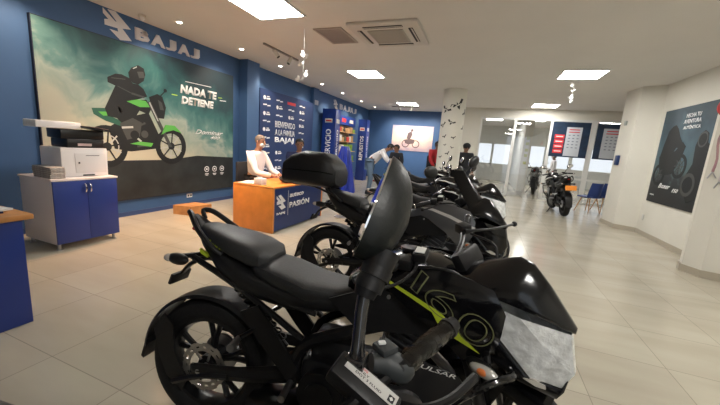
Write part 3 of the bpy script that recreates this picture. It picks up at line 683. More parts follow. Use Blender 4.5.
for y0, y1, s in ((.002, W/2-.001, 1), (W/2+.001, W-.002, -1)):
    bm = NB(); bb(bm, -.02, 0, y0, y1, H0+.005, H1-.026, .002); d = new_obj('door', bm, cabinet_blue, t)
    hy = W/2-s*.025; bm = NB(); tube(bm, [(0, hy, .735), (.022, hy, .72), (.026, hy, .68), (.020, hy, .65), (0, hy, .635)], .008, 8, 4); new_obj('handle', bm, chrome, d)
for x in (-D+.04, -.06):
    for y in (.04, W-.04):
        bm = NB(); cyl(bm, (x, y, .0), (x, y, .012), .026, n=16); cyl(bm, (x, y, .012), (x, y, H0), .017, n=16); new_obj('leg', bm, steel, t)
pw = mat('printer_white', (.80, .77, .76), .4); pk = mat('printer_black', (.012, .012, .014), .3)
t = thing('printer', 'white boxy laser printer on the low cabinet', 'printer', (-4.37, 2.135, .801))
bm = NB(); bb(bm, -.40, 0, .0, .475, .0, .33, .012); new_obj('body', bm, pw, t)
bm = NB(); bb(bm, .0, .005, .13, .45, .045, .27, .002); d = new_obj('front_flap', bm, mat('printer_flap', (.74, .71, .70), .4), t)
bm = NB(); bb(bm, .005, .008, .24, .38, .24, .246); bb(bm, .005, .009, .16, .175, .15, .17); new_obj('slot', bm, dark, d, smooth=False)
bm = NB(); bb(bm, .0, .004, .2, .32, .008, .022); new_obj('tray_slot', bm, dark, t, smooth=False)
t = thing('scanner', 'black multifunction scanner with white lid stacked on the white printer', 'scanner', (-4.38, 2.0, 1.133))
bm = NB(); bb(bm, -.34, -.02, .22, .60, 0, .10, .012); bb(bm, -.32, -.05, .18, .62, .10, .205, .01); new_obj('body', bm, pk, t)
bm = NB(); bb(bm, -.24, .0, -.05, .36, .21, .285, .012); new_obj('lid', bm, mat('lid_white', (.82, .80, .80), .4), t)
bm = NB(); box(bm, (-.06, .50, .225), (.26, .30, .014), rot=Matrix.Rotation(-.12, 3, 'X')); new_obj('document_tray', bm, pk, t)
bm = NB(); bb(bm, -.02, -.014, .32, .46, .02, .05); new_obj('label_strip', bm, mat('pinkish_strip', (.55, .42, .40), .5), t, smooth=False)
bm = NB(); box(bm, (0, 0, 0), (.22, .20, .004), rot=Matrix.Rotation(-.12, 3, 'X')); tag(new_obj('document_sheet', bm, mat('brown_sheet', (.30, .17, .13), .5), loc=(-4.44, 2.52, 1.372)), 'brownish document lying in the black scanner tray', 'paper')
for k in range(6):
    bm = NB(); box(bm, (0, 0, 0), (.34, .135, .020), rot=Matrix.Rotation(random.uniform(-.03, .03), 3, 'Z'), bev=.006)
    o = new_obj('newspaper', bm, mat('newsprint', (.42, .38, .35), .8, noise=(25, .35, .2))); o.location = (-4.56+random.uniform(-.01, .01), 2.0+random.uniform(-.012, .012)-.0, .812+k*.0215)
    o.location.x = -4.62; o.location.y = 1.995
    # keep clear of the printer: pile sits at the cabinet's left rear corner
    o.location = (-4.45+random.uniform(-.008, .008), 2.055, .812+k*.0205)
    tag(o, ['lowest', 'second lowest', 'third from the bottom', 'third from the top', 'second from the top', 'topmost'][k]+' newspaper in the pile left of the white printer', 'newspaper', 'pile of newspapers on the cabinet')
# ------------------------------------------------------------------ reception desk
t = thing('reception_desk', 'orange wood reception desk with navy lettered front panel', 'desk', (-2.81, 3.87, 0))
dw, dl, dh = .74, 1.55, .70
bm = NB(); bb(bm, -dw, 0, 0, .04, .002, dh-.03, .002); new_obj('side_panel', bm, orange_wood, t)
bm = NB(); bb(bm, -dw, 0, dl-.04, dl, .002, dh-.03, .002); new_obj('side_panel', bm, orange_wood, t)
bm = NB(); bb(bm, -dw, .0, 0, dl, dh-.03, dh, .004); new_obj('worktop', bm, orange_wood, t)
bm = NB(); bb(bm, -.10, -.006, .04, dl-.04, .02, dh-.03); new_obj('front_panel', bm, mat('desk_navy', (.012, .035, .15), .4), t, smooth=False)
logo_obj('logo', white_print, t, (-.005, .215, .45), (0, 1, 0), UZ, .24, .003)
text_obj('lettering', 'BAJAJ', white_print, t, (-.005, .10, .255), RY, UZ, .045, .22, .003, .02)
bm = NB(); bb(bm, -.006, -.003, .40, .406, .22, .62); new_obj('divider_line', bm, white_print, t, smooth=False)
text_obj('lettering', 'auteco', white_print, t, (-.005, .44, .50), (0, 1, .0), UZ, .07, .42, .003, .02, .2)
text_obj('lettering', 'PASIÓN', white_print, t, (-.005, .44, .33), RY, UZ, .115, .62, .003, .03)
t = thing('napkin_box', 'small white block of paper slips on the desk before the seated man', 'paper', (-3.13, 3.98, .701))
bm = NB(); box(bm, (0, 0, .05), (.14, .12, .10), bev=.004); new_obj('stack', bm, paper, t)
bm = NB(); box(bm, (0, 0, 0), (.24, .3, .008), rot=Matrix.Rotation(.2, 3, 'Z')); tag(new_obj('paper_sheet', bm, paper, loc=(-3.38, 4.05, .707)), 'white sheets lying on the left end of the reception desk', 'paper')
t = thing('handbag', 'black handbag with red trim lying on the reception desk', 'bag', (-3.0, 4.55, .701))
bm = NB(); ellips(bm, (0, 0, .07), (.12, .22, .07)); new_obj('body', bm, dark_cloth, t)
bm = NB(); tube(bm, [(.06, -.14, .10), (.09, 0, .14), (.06, .15, .10)], .012, 8, 4); new_obj('strap', bm, red_print, t)
# cardboard box on floor
t = thing('cardboard_box', 'flat brown cardboard box on the floor under the poster', 'box', (-4.54, 3.97, 0))
card = mat('cardboard', (.45, .22, .08), .8, noise=(8, .25, .1)); tape = mat('brown_tape', (.36, .17, .06), .35)
bm = NB(); R = Matrix.Rotation(math.radians(0), 4, 'Z')
prism(bm, [(-.33, -.08), (0, 0), (.06, .38), (-.27, .32)], lambda x, y: (x, y, .002), lambda x, y: (x, y, .16)); new_obj('carton', bm, card, t, smooth=False)
bm = NB(); prism(bm, [(-.19, -.046), (-.14, -.034), (-.08, .354), (-.13, .345)], lambda x, y: (x, y, .16), lambda x, y: (x, y, .1615)); new_obj('tape', bm, tape, t, smooth=False)
# ------------------------------------------------------------------ people
def skin_mesh(name, nodes, edges, m, parent, root=None, sub=2, keep=None):
    me = bpy.data.meshes.new('s'); ks = list(nodes); me.from_pydata([nodes[k][0] for k in ks], [(ks.index(a), ks.index(b)) for a, b in edges], [])
    ob = bpy.data.objects.new('s', me); C.objects.link(ob)
    sm = ob.modifiers.new('s', 'SKIN'); sm.use_smooth_shade = True
    for i, k in enumerate(ks):
        r = nodes[k][1]; r = (r, r) if not isinstance(r, (tuple, list)) else r
        me.skin_vertices[0].data[i].radius = r; me.skin_vertices[0].data[i].use_root = (k == (root or ks[0]))
    sb = ob.modifiers.new('b', 'SUBSURF'); sb.levels = sub; sb.render_levels = sub
    dg = bpy.context.evaluated_depsgraph_get(); dg.update()
    mm = bpy.data.meshes.new_from_object(ob.evaluated_get(dg)); bpy.data.objects.remove(ob)
    mm.materials.clear(); mm.materials.append(m); mm.name = name
    for p in mm.polygons: p.use_smooth = True
    o = bpy.data.objects.new(name, mm); C.objects.link(o); o.parent = parent; return o
def person(label, J, loc, rz, skin, top, bottom, hair, long_sleeve=True, bald=False, extra=None):
    """J: joint positions facing +x. keys: hip, waist, chest, neck, head, sL,eL,hL, sR.., kL,fL,kR,fR (ankles)"""
    t = thing('person', label, 'person', loc, rz); V = {k: Vector(v) for k, v in J.items()}
    up = (V['head']-V['neck']).normalized(); fwd = V.get('look', Vector((1, 0, 0))).normalized()
    N = {'hip': (V['hip'], (.12, .15)), 'waist': (V['waist'], (.10, .13)), 'chest': (V['chest'], (.12, .16)), 'neck0': (V['neck']-up*.03, .07), 'neck': (V['neck'], .052),
         'jaw': (V['head']-up*.075+fwd*.012, .064), 'head': (V['head'], .085), 'brow': (V['head']+up*.055-fwd*.008, .082), 'crown': (V['head']+up*.10-fwd*.01, .045)}
    E = [('hip', 'waist'), ('waist', 'chest'), ('chest', 'neck0'), ('neck0', 'neck'), ('neck', 'jaw'), ('jaw', 'head'), ('head', 'brow'), ('brow', 'crown')]
    for s in 'LR':
        N.update({'s'+s: (V['s'+s], .062), 'e'+s: (V['e'+s], .044), 'w'+s: (V['h'+s], .028)}); E += [('chest', 's'+s), ('s'+s, 'e'+s), ('e'+s, 'w'+s)]
        fa = (V['h'+s]-V['e'+s]).normalized(); N['p'+s] = (V['h'+s]+fa*.05, (.036, .02)); E.append(('w'+s, 'p'+s))
        N.update({'t'+s: (V['hip']+Vector((0, .09 if s == 'L' else -.09, -.02)), .10), 'k'+s: (V['k'+s], .062), 'c'+s: (V['k'+s]*.6+V['f'+s]*.4, .058), 'f'+s: (V['f'+s], .04), 'toe'+s: (V['f'+s]+Vector((.15, 0, -.04)), .035)})
        E += [('hip', 't'+s), ('t'+s, 'k'+s), ('k'+s, 'c'+s), ('c'+s, 'f'+s), ('f'+s, 'toe'+s)]
    body = skin_mesh('body', N, E, skin, t, 'hip')
    for s in 'LR':                                                    # fingers, nose and ears join the body mesh
        fa = (V['h'+s]-V['e'+s]).normalized(); side = fa.cross(Vector((0, 0, 1))); side = side.normalized() if side.length > .1 else Vector((0, 1, 0)); dn = fa.cross(side).normalized(); dn = dn if dn.z < 0 else -dn
        bm = NB(); bm.from_mesh(body.data)
        for k in range(4):
            b0 = V['h'+s]+fa*.07+side*(k-1.5)*.019; ln = (.062, .07, .066, .05)[k]
            tube(bm, [b0, b0+fa*ln*.5+dn*.006, b0+fa*ln*.85+dn*.028], [.0095, .009, .0075], 6, 2)
        sg = 1 if s == 'L' else -1; b0 = V['h'+s]+fa*.025+side*sg*.028; tube(bm, [b0, b0+fa*.03+side*sg*.025, b0+fa*.06+side*sg*.03], [.012, .0105, .009], 6, 2)
        bm.to_mesh(body.data); bm.free()
    bm = NB(); bm.from_mesh(body.data); sd = up.cross(fwd).normalized()
    tube(bm, [V['head']+fwd*.075+up*.02, V['head']+fwd*.105-up*.018, V['head']+fwd*.08-up*.028], [.010, .014, .008], 6, 2)
    for q in (-1, 1): ellips(bm, V['head']+sd*q*.083-fwd*.005, (.018, .012, .030), u=8, v=6)
    for f in bm.faces: f.smooth = True
    bm.to_mesh(body.data); bm.free()
    bm = NB()
    for q in (-1, 1): ellips(bm, V['head']+fwd*.080+sd*q*.030+up*.022, (.010, .012, .008), u=8, v=6)
    new_obj('eyes', bm, blk_print, t)
    bm = NB(); tube(bm, [V['head']+fwd*.078+sd*.025-up*.055, V['head']+fwd*.086-up*.056, V['head']+fwd*.078-sd*.025-up*.055], .006, 6, 2); new_obj('mouth', bm, mat('lips', (.28, .10, .08), .5), t)
    g = .014
    NS = {k: (N[k][0], tuple(x+g for x in (N[k][1] if isinstance(N[k][1], tuple) else (N[k][1],)*2))) for k in ('hip', 'waist', 'chest')}
    NS['neck0'] = (V['neck']-up*.035, .078); ES = [('hip', 'waist'), ('waist', 'chest'), ('chest', 'neck0')]
    for s in 'LR':
        NS['s'+s] = (V['s'+s], .078); NS['e'+s] = (V['e'+s], .060); ES += [('chest', 's'+s), ('s'+s, 'e'+s)]
        if long_sleeve: NS['w'+s] = (V['h'+s]*.93+V['e'+s]*.07, .045); ES.append(('e'+s, 'w'+s))
    skin_mesh('shirt', NS, ES, top, t, 'hip')
    NT = {'hip': (V['hip']-Vector((0, 0, .01)), (.136, .166))}; ET = []
    for s in 'LR':
        NT.update({'t'+s: (N['t'+s][0], .118), 'k'+s: (V['k'+s], .082), 'f'+s: (V['f'+s]+Vector((0, 0, .02)), .066)}); ET += [('hip', 't'+s), ('t'+s, 'k'+s), ('k'+s, 'f'+s)]
    skin_mesh('trousers', NT, ET, bottom, t, 'hip')
    for s in 'LR':
        f = V['f'+s]; bm = NB(); loft(bm, [(f.x-.09, f.z-.045, .03, .035, .03, 2.5, f.y), (f.x-.05, f.z-.035, .045, .06, .04, 2.5, f.y), (f.x+.06, f.z-.045, .05, .045, .03, 2.5, f.y), (f.x+.16, f.z-.055, .045, .03, .02, 2.5, f.y), (f.x+.19, f.z-.06, .025, .012, .012, 2.5, f.y)], 12); new_obj('shoe', bm, dark_cloth, t)
    bm = NB(); ellips(bm, V['head']+up*.035-fwd*.016, (.096, .093, .088), u=18, v=12)
    for v in list(bm.verts):
        d = v.co-V['head']
        if d.dot(fwd) > .045 and d.dot(up) < .075: v.co -= fwd*(.05)
        if d.dot(up) < -.02 and d.dot(fwd) < 0: v.co -= up*.01
    if bald: bmesh.ops.scale(bm, vec=(.97, .99, .97), space=Matrix.Translation(-V['head']), verts=bm.verts[:])
    new_obj('hair', bm, hair, t)
    if extra: extra(t, V, up, fwd, sd)
    return t
def mask(t, V, up, fwd, sd):
    bm = NB(); ellips(bm, V['head']+fwd*.052-up*.045, (.045, .062, .045), u=12, v=8); new_obj('face_mask', bm, mat('pale_blue_mask', (.55, .62, .66), .7), t)
SIT = dict(hip=(0, 0, .50), waist=(-.02, 0, .68), chest=(.01, 0, .90), neck=(.05, 0, 1.10), head=(.085, 0, 1.235), look=(1, 0, -.25),
           sL=(.02, .19, 1.0), eL=(.17, .25, .70), hL=(.42, .14, .66), sR=(.02, -.19, 1.0), eR=(.18, -.24, .70), hR=(.43, -.10, .66),
           kL=(.42, .12, .52), fL=(.40, .13, .09), kR=(.42, -.12, .52), fR=(.38, -.13, .09))
p = person('seated man in white shirt with cropped grey hair behind the orange desk', SIT, (-3.86, 4.78, .10), .05, skin_m, shirt_w, dark_cloth, hair_g, bald=True, extra=mask)
def chair(loc, rz, label, m_):
    t = thing('office_chair', label, 'chair', loc, rz)
    bm = NB(); box(bm, (0, 0, .44), (.44, .44, .07), bev=.02); new_obj('seat', bm, m_, t)
    bm = NB(); box(bm, (-.23, 0, .74), (.05, .40, .42), bev=.02); new_obj('backrest', bm, m_, t)
    for x, y in ((.18, .18), (.18, -.18), (-.18, .18), (-.18, -.18)):
        bm = NB(); cyl(bm, (x*1.1, y*1.1, .0), (x, y, .42), .014, n=8); new_obj('leg', bm, steel, t)
chair((-3.90, 4.78, 0), .05, 'dark office chair under the seated man behind the desk', dark_cloth)
chair((-3.80, 6.12, 0), -.9, 'dark chair under the second seated person, behind the top case', dark_cloth)
person('dark-haired person in navy seated beyond the seated man, mostly hidden by the top case', SIT, (-3.80, 6.12, .09), -.9, skin_d, navy_cloth, dark_cloth, hair_m)
BEND = dict(hip=(-.12, 0, .92), waist=(.0, 0, 1.06), chest=(.17, 0, 1.22), neck=(.33, 0, 1.33), head=(.43, 0, 1.40), look=(.8, 0, -.6),
            sL=(.22, .18, 1.26), eL=(.38, .20, 1.05), hL=(.55, .12, .95), sR=(.22, -.18, 1.26), eR=(.36, -.22, 1.05), hR=(.55, -.12, .93),
            kL=(-.08, .12, .50), fL=(-.12, .12, .09), kR=(-.06, -.12, .50), fR=(-.10, -.12, .09))
person('man in white shirt and blue jeans bending forward near the back, beyond the mirror', BEND, (-2.98, 8.9, 0), .25, skin_d, shirt_w, jeans, hair_m)
STAND = dict(hip=(0, 0, .92), waist=(0, 0, 1.08), chest=(.0, 0, 1.30), neck=(.01, 0, 1.47), head=(.03, 0, 1.575), look=(1, 0, 0),
             sL=(0, .19, 1.38), eL=(.0, .25, 1.12), hL=(.14, .22, .92), sR=(0, -.19, 1.38), eR=(.02, -.25, 1.12), hR=(.16, -.2, .94),
             kL=(.01, .10, .50), fL=(-.02, .10, .09), kR=(.01, -.10, .50), fR=(-.02, -.10, .09))
CHILD = {k: Vector(v)*.88 for k, v in STAND.items()}
CHILD['fL'] = Vector((-.02, .09, .09)); CHILD['fR'] = Vector((-.02, -.09, .09)); CHILD['look'] = Vector((.9, -.1, -.35))
person('dark-haired person in black behind the bending man, face turned down', CHILD, (-2.50, 9.55, 0), -1.9, skin_d, dark_cloth, dark_cloth, hair_m)
person('person in red shirt standing just left of the white column', STAND, (-1.36, 9.85, 0), -.6, skin_d, shirt_r, dark_cloth, hair_m, extra=lambda t, V, up, fwd, sd: [new_obj('shoulder_bag', (lambda bm: (box(bm, (-.18, 0, 1.05), (.12, .30, .42), bev=.04), bm)[1])(NB()), dark_cloth, t)])
person('person in black jacket and cap standing just right of the column', STAND, (-.52, 9.6, -.02), -1.2, skin_d, dark_cloth, dark_cloth, hair_m, extra=lambda t, V, up, fwd, sd: [new_obj('cap', (lambda bm: (ellips(bm, V['head']+up*.05, (.11, .105, .09)), bm)[1])(NB()), dark_cloth, t)])
person('person in pale shirt standing beyond the glass door', STAND, (2.75, 15.6, -.05), PI, skin_d, shirt_w, dark_cloth, hair_m)
# ------------------------------------------------------------------ motorcycles
SP = Vector((1.10, 0, .88)); SAX = Vector((-.42, 0, .907)).normalized()
def steer_matrix(a): return Matrix.Translation(SP) @ Matrix.Rotation(a, 4, SAX) @ Matrix.Translation(-SP)
STEER = ('front_wheel', 'fork_leg', 'front_fender', 'handlebar', 'grip', 'hand_lever', 'brake_reservoir', 'switch_housing', 'headlight', 'visor', 'headlight_bezel', 'front_indicator', 'instrument_cluster', 'mirror', 'triple_clamp', 'cable')
def wheel(t, name, cx, R, tw, disc_side, tyre_w_disc=.12):
    w_ = name
    bm = NB(); prof = []
    for i in range(13):
        a = -PI*.5-.35+(PI+.7)*i/12; prof.append((R-tw*.55+tw*.55*math.cos(a*1.0)*1.0 if abs(a) < PI/2 else R-tw*.55-.012, math.sin(a)*tw*.55))
    prof = [(R-tw*.78, -tw*.30), (R-tw*.62, -tw*.46), (R-tw*.38, -tw*.52), (R-tw*.16, -tw*.44), (R-tw*.03, -tw*.24), (R, 0), (R-tw*.03, tw*.24), (R-tw*.16, tw*.44), (R-tw*.38, tw*.52), (R-tw*.62, tw*.46), (R-tw*.78, tw*.30)]
    lathe(bm, prof, (cx, 0, R), n=56, closed_prof=True)
    o = new_obj(w_, bm, tyre_m, t)
    ri = R-tw*.78
    bm = NB(); lathe(bm, [(ri+.004, -tw*.33), (ri-.012, -tw*.33), (ri-.022, -tw*.12), (ri-.022, tw*.12), (ri-.012, tw*.33), (ri+.004, tw*.33)], (cx, 0, R), n=48, closed_prof=True)
    cyl(bm, (cx, -.055, R), (cx, .055, R), .045, n=20)
    for k in range(5):
        for q in (-.16, .16):
            a = 2*PI*k/5+.3; a2 = a+q
            tube(bm, [(cx+.04*math.cos(a), 0, R+.04*math.sin(a)), (cx+.11*math.cos(a+q*.4), 0, R+.11*math.sin(a+q*.4)), (cx+(ri-.015)*math.cos(a2), 0, R+(ri-.015)*math.sin(a2))], [.016, .012, .015], 6, 2)
    new_obj('rim', bm, satin_black, o)
    s = disc_side; rd = tyre_w_disc; bm = NB()
    n = 30; y0 = s*.068
    for i in range(n):
        a, b = 2*PI*i/n, 2*PI*(i+1)/n; ro = rd*(1+.03*math.sin(i*2.1))
        for (r0, r1) in ((rd*.66, rd*.78), (rd*.86, ro)):
            poly = [(r0*math.cos(a), r0*math.sin(a)), (r1*math.cos(a), r1*math.sin(a)), (r1*math.cos(b), r1*math.sin(b)), (r0*math.cos(b), r0*math.sin(b))]
            prism(bm, poly, lambda u, v: (cx+u, y0, R+v), lambda u, v: (cx+u, y0+s*.004, R+v))
        if i % 2 == 0:
            r0, r1 = rd*.78, rd*.86
            poly = [(r0*math.cos(a), r0*math.sin(a)), (r1*math.cos(a), r1*math.sin(a)), (r1*math.cos(b), r1*math.sin(b)), (r0*math.cos(b), r0*math.sin(b))]
            prism(bm, poly, lambda u, v: (cx+u, y0, R+v), lambda u, v: (cx+u, y0+s*.004, R+v))
        if i % 5 == 0: tube(bm, [(cx+.035*math.cos(a), y0, R+.035*math.sin(a)), (cx+rd*.7*math.cos(a+.15), y0, R+rd*.7*math.sin(a+.15))], .006, 5, 1)
    new_obj('brake_disc', bm, disc_m, o)
    return o
def indicator(t, name, base, tip, lensdir):
    bm = NB(); tube(bm, [base, (Vector(base)+Vector(tip))/2+Vector((0, 0, .004)), tip], [.013, .010, .016], 8, 3); o = new_obj(name, bm, matte_black, t)
    tip = Vector(tip); s = 1 if tip.y > 0 else -1
    bm = NB(); ellips(bm, tip+Vector((-.01*lensdir, s*.025, 0)), (.058, .026, .026), Matrix.Rotation(.15*s, 3, 'Z')); new_obj('indicator_housing', bm, matte_black, o)
    bm = NB(); ellips(bm, tip+Vector((.004*lensdir, s*.036, .005)) if lensdir > 0 else tip+Vector((-.035, s*.026, 0)), (.050, .021, .021) if lensdir > 0 else (.026, .019, .018)); new_obj('indicator_lens', bm, clear_lens, o)
    bm = NB(); ellips(bm, tip+Vector((.004*lensdir, s*.045, .009)) if lensdir > 0 else tip+Vector((-.046, s*.026, 0)), (.022, .0145, .014) if lensdir > 0 else (.017, .011, .011)); new_obj('indicator_bulb', bm, amber, o)
    return o
def shroud_y(x, z):
    u = min(1, max(0, (x-.78)/.42)); y = .145+.085*math.sin(u*PI*.5)
    y -= .55*max(0, z-.90)**1.2+.35*max(0, .80-z); y -= .30*max(0, x-1.22)
    return -y
def side_y(x, z): return -(.125+.03*math.sin((x-.5)*3)-.25*max(0, z-.82))
def make_motorcycle(label, loc, rz, lean, steer, tank_m=gloss_black, shroud_m=gloss_black, mirrors=True, decals=True, indicators=True, guard=True, front_controls=True):
    t = thing('motorcycle', label, 'motorcycle', loc, rz); t.rotation_euler = (math.radians(lean), 0, rz)
    MY = lambda bm: bmesh.ops.mirror
    def both(fn):
        for s in (-1, 1): fn(s)
    # rear
    wheel(t, 'rear_wheel', 0, .315, .125, -1, .115)
    bm = NB(); cyl(bm, (0, .06, .315), (0, .075, .315), .095, n=28); new_obj('sprocket', bm, steel, t)
    bm = NB()
    for s in (-1, 1):
        tube(bm, [(-.03, s*.095, .315), (.2, s*.095, .34), (.42, s*.075, .38), (.52, s*.06, .40)], [.020, .026, .032, .035], 8, 4, flat=1.3); box(bm, (0, s*.095, .315), (.10, .02, .045), bev=.006)
    box(bm, (.42, 0, .38), (.10, .16, .06), bev=.02); new_obj('swingarm', bm, satin_black, t)
    bm = NB(); cyl(bm, (-.0, -.115, .315), (0, .115, .315), .012, n=12); new_obj('axle', bm, steel, t)
    bm = NB(); prism(bm, [(-.05, .42), (.10, .47), (.45, .47), (.45, .42), (.10, .41)], lambda x, z: (x, .082, z), lambda x, z: (x, .10, z)); new_obj('chain_guard', bm, matte_black, t)
    bm = NB(); lathe(bm, [(.330, -.078), (.345, -.070), (.350, 0), (.345, .070), (.330, .078), (.338, .066), (.343, 0), (.338, -.066)], (0, 0, .315), n=26, a0=.55, a1=PI*.97, closed_prof=True)
    panel(bm, [(-.27, .46), (-.22, .54), (-.17, .50), (-.15, .36), (-.08, .24), (-.10, .18), (-.19, .24), (-.24, .34)], lambda x, z: -.088, .010, 1)
    tube(bm, [(-.15, -.088, .22), (.02, -.11, .30), (.16, -.115, .33)], [.016, .014, .016], 6, 3)
    prism(bm, [(-.335, .38), (-.36, .29), (-.345, .28), (-.32, .36)], lambda x, z: (x, -.07, z), lambda x, z: (x, .07, z))
    new_obj('rear_hugger', bm, matte_black, t)
    bm = NB(); tube(bm, [(.12, -.02, .72), (.38, -.0, .46)], .012, 8, 1)
    for k in range(9):
        q = Vector((.14, -.02, .70)).lerp(Vector((.34, 0, .50)), k/8); lathe(bm, [(.028, q.z-.006), (.034, q.z), (.028, q.z+.006)], (q.x, q.y, 0), 'z', 14)
    new_obj('shock_absorber', bm, satin_black, t)
    # tail
    bm = NB(); loft(bm, [(-.135, 1.015, .012, .008, .012, 2), (-.105, .985, .042, .020, .04, 2.2), (-.04, .925, .072, .03, .065, 2.4), (.05, .865, .105, .04, .085, 2.6), (.20, .79, .128, .05, .095, 2.8), (.42, .745, .135, .04, .07, 2.8), (.60, .75, .13, .04, .05, 2.8), (.72, .78, .11, .05, .05, 2.6)], 24)
    new_obj('tail_cowl', bm, matte_black, t)
    if decals:
        text_obj('number_decal', '160', lime, t, 0, (1, 0, 0), (0, 0, 1), .032, .085, bold=.03, shear=.3, fmap=lambda a, b, c: (.015+a*.80, -.098-a*.16, .925-a*.50+b))
        bm = NB(); prism(bm, [(-.035, .885), (.0, .87), (.01, .85), (-.025, .865)], lambda x, z: (x, -.082, z), lambda x, z: (x, -.098, z)); new_obj('tail_stripe', bm, lime, t, smooth=False)
    bm = NB(); loft(bm, [(-.075, .975, .03, .010, .02, 2.5), (-.05, .965, .070, .026, .04, 2.6), (.02, .945, .100, .036, .05, 3), (.12, .925, .128, .040, .06, 3), (.21, .905, .134, .042, .07, 3), (.275, .885, .125, .038, .065, 2.8), (.30, .87, .09, .02, .05, 2.6)], 24)
    new_obj('pillion_seat', bm, seat_m, t)
    bm = NB(); loft(bm, [(.20, .850, .06, .02, .05, 2.4), (.26, .845, .12, .035, .06, 2.8), (.36, .825, .14, .035, .065, 3), (.50, .79, .142, .030, .065, 3), (.62, .785, .118, .030, .06, 2.8), (.72, .80, .085, .035, .055, 2.5), (.78, .815, .05, .03, .04, 2.2)], 24)
    new_obj('rider_seat', bm, seat_m, t)
    for s in (-1, 1):
        bm = NB(); tube(bm, [(.10, s*.125, .885), (.05, s*.135, .92), (-.03, s*.115, .975), (-.10, s*.075, 1.03), (-.135, s*.045, 1.035), (-.11, s*.03, 1.0)], [.010, .012, .013, .013, .012, .010], 8, 3); new_obj('grab_rail', bm, matte_black, t)
    bm = NB(); box(bm, (-.125, 0, .955), (.02, .06, .018), rot=Matrix.Rotation(.5, 3, 'Y'), bev=.006); new_obj('tail_light', bm, red_lens, t)
    bm = NB(); tube(bm, [(.06, 0, .83), (-.06, 0, .82), (-.15, 0, .775), (-.20, 0, .72)], [.05, .03, .022, .016], 8, 3, flat=.5); box(bm, (-.215, 0, .70), (.016, .12, .055), rot=Matrix.Rotation(.35, 3, 'Y'), bev=.004); new_obj('plate_bracket', bm, matte_black, t)
    if indicators:
        for s in (-1, 1): indicator(t, 'rear_indicator', (-.06, s*.02, .84), (-.11, s*.12, .84), -1)
    # body
    bm = NB(); loft(bm, [(.66, .835, .07, .03, .05, 2.2), (.70, .855, .105, .045, .07, 2.4), (.78, .875, .135, .085, .10, 2.6), (.90, .885, .155, .115, .12, 2.7), (1.02, .885, .15, .115, .12, 2.6), (1.12, .88, .125, .09, .10, 2.4), (1.18, .87, .08, .05, .06, 2.2)], 24)
    tk = new_obj('fuel_tank', bm, tank_m, t)
    bm = NB(); cyl(bm, (.90, 0, .996), (.90, 0, 1.006), .045, n=24); new_obj('fuel_cap', bm, satin_black, tk)
    for s in (-1, 1):
        bm = NB(); panel(bm, [(.76, .92), (.84, .965), (.98, .985), (1.12, .965), (1.19, .945), (1.235, .87), (1.225, .76), (1.18, .66), (1.12, .67), (1.02, .76), (.90, .83)], lambda x, z: shroud_y(x, z)*(-s), .012, 3)
        sh_ = new_obj('tank_shroud', bm, shroud_m, t)
        if decals and s == -1:
            bm = NB(); panel(bm, [(.765, .922), (.82, .912), (.92, .878), (1.03, .838), (1.175, .712), (1.04, .775), (1.0, .832), (.92, .864), (.82, .901)], lambda x, z: shroud_y(x, z)-.003, .002, 2); new_obj('shroud_stripe_or_glint', bm, lime, sh_)
            bm = NB()
            fm = lambda a, b, c: (.915+a*.84+b*.45, shroud_y(.915+a*.84+b*.45, .900-a*.52+b*.9)-.0035+c, .900-a*.52+b*.9)
            text_obj('number_decal', '1', lime_dim, sh_, 0, (1, 0, 0), (0, 0, 1), .075, .035, outline=.011, fmap=lambda a, b, c: fm(a, b, c*.05))
            text_obj('number_decal', '6', lime_dim, sh_, 0, (1, 0, 0), (0, 0, 1), .095, .12, outline=.011, fmap=lambda a, b, c: fm(a+.055, b-.008, c*.05))
            text_obj('number_decal', '0', lime_dim, sh_, 0, (1, 0, 0), (0, 0, 1), .105, .13, outline=.011, fmap=lambda a, b, c: fm(a+.19, b-.014, c*.05)); bm.free()
        bm = NB(); panel(bm, [(.60, .78), (.72, .835), (.86, .875), (.98, .80), (1.08, .755), (1.0, .72), (.86, .70), (.72, .69)], lambda x, z: side_y(x, z)*(-s), .01, 2); sp = new_obj('side_panel', bm, matte_black, t)
        bm = NB(); cyl(bm, (.84, s*.135, .835), (.84, s*.150, .835), .008, n=10); new_obj('bolt', bm, steel, sp)
        bm = NB(); panel(bm, [(.86, .60), (.98, .63), (1.12, .60), (1.18, .52), (1.14, .44), (1.02, .42), (.94, .48)], lambda x, z: -s*-1*(.0)+s*(.15+.03*math.sin((z-.4)*8)), .01, 2); lp = new_obj('lower_fairing', bm, shroud_m if tank_m is not gloss_black else grey_paint, t)
        if decals and s == -1: text_obj('lettering', 'PULSAR', silver_paint if 0 else sticker, lp, 0, (1, 0, 0), (0, 0, 1), .016, .15, bold=.01, shear=.3, fmap=lambda a, b, c: (.96+a, -(.153+.03*math.sin((.61-a*.12+b-.4)*8)), .61-a*.12+b))
        bm = NB(); tube(bm, [(1.12, s*.03, .86), (.95, s*.10, .76), (.70, s*.125, .66), (.50, s*.12, .55), (.46, s*.11, .36)], [.030, .026, .026, .026, .022], 8, 3); new_obj('frame_spar', bm, satin_black, t)
        bm = NB(); tube(bm, [(.50, s*.12, .58), (.20, s*.11, .74), (-.10, s*.07, .84)], .014, 8, 2); tube(bm, [(.55, s*.12, .70), (.30, s*.12, .74)], .012, 8, 1); new_obj('subframe', bm, satin_black, t)
        bm = NB(); prism(bm, [(.22, .66), (.30, .70), (.50, .46), (.46, .40), (.36, .50)], lambda x, z: (x, s*.135, z), lambda x, z: (x, s*.148, z)); tube(bm, [(.30, s*.14, .60), (.22, s*.145, .54), (.20, s*.15, .53)], .01, 6, 2); br_ = new_obj('footrest_bracket', bm, satin_black, t)
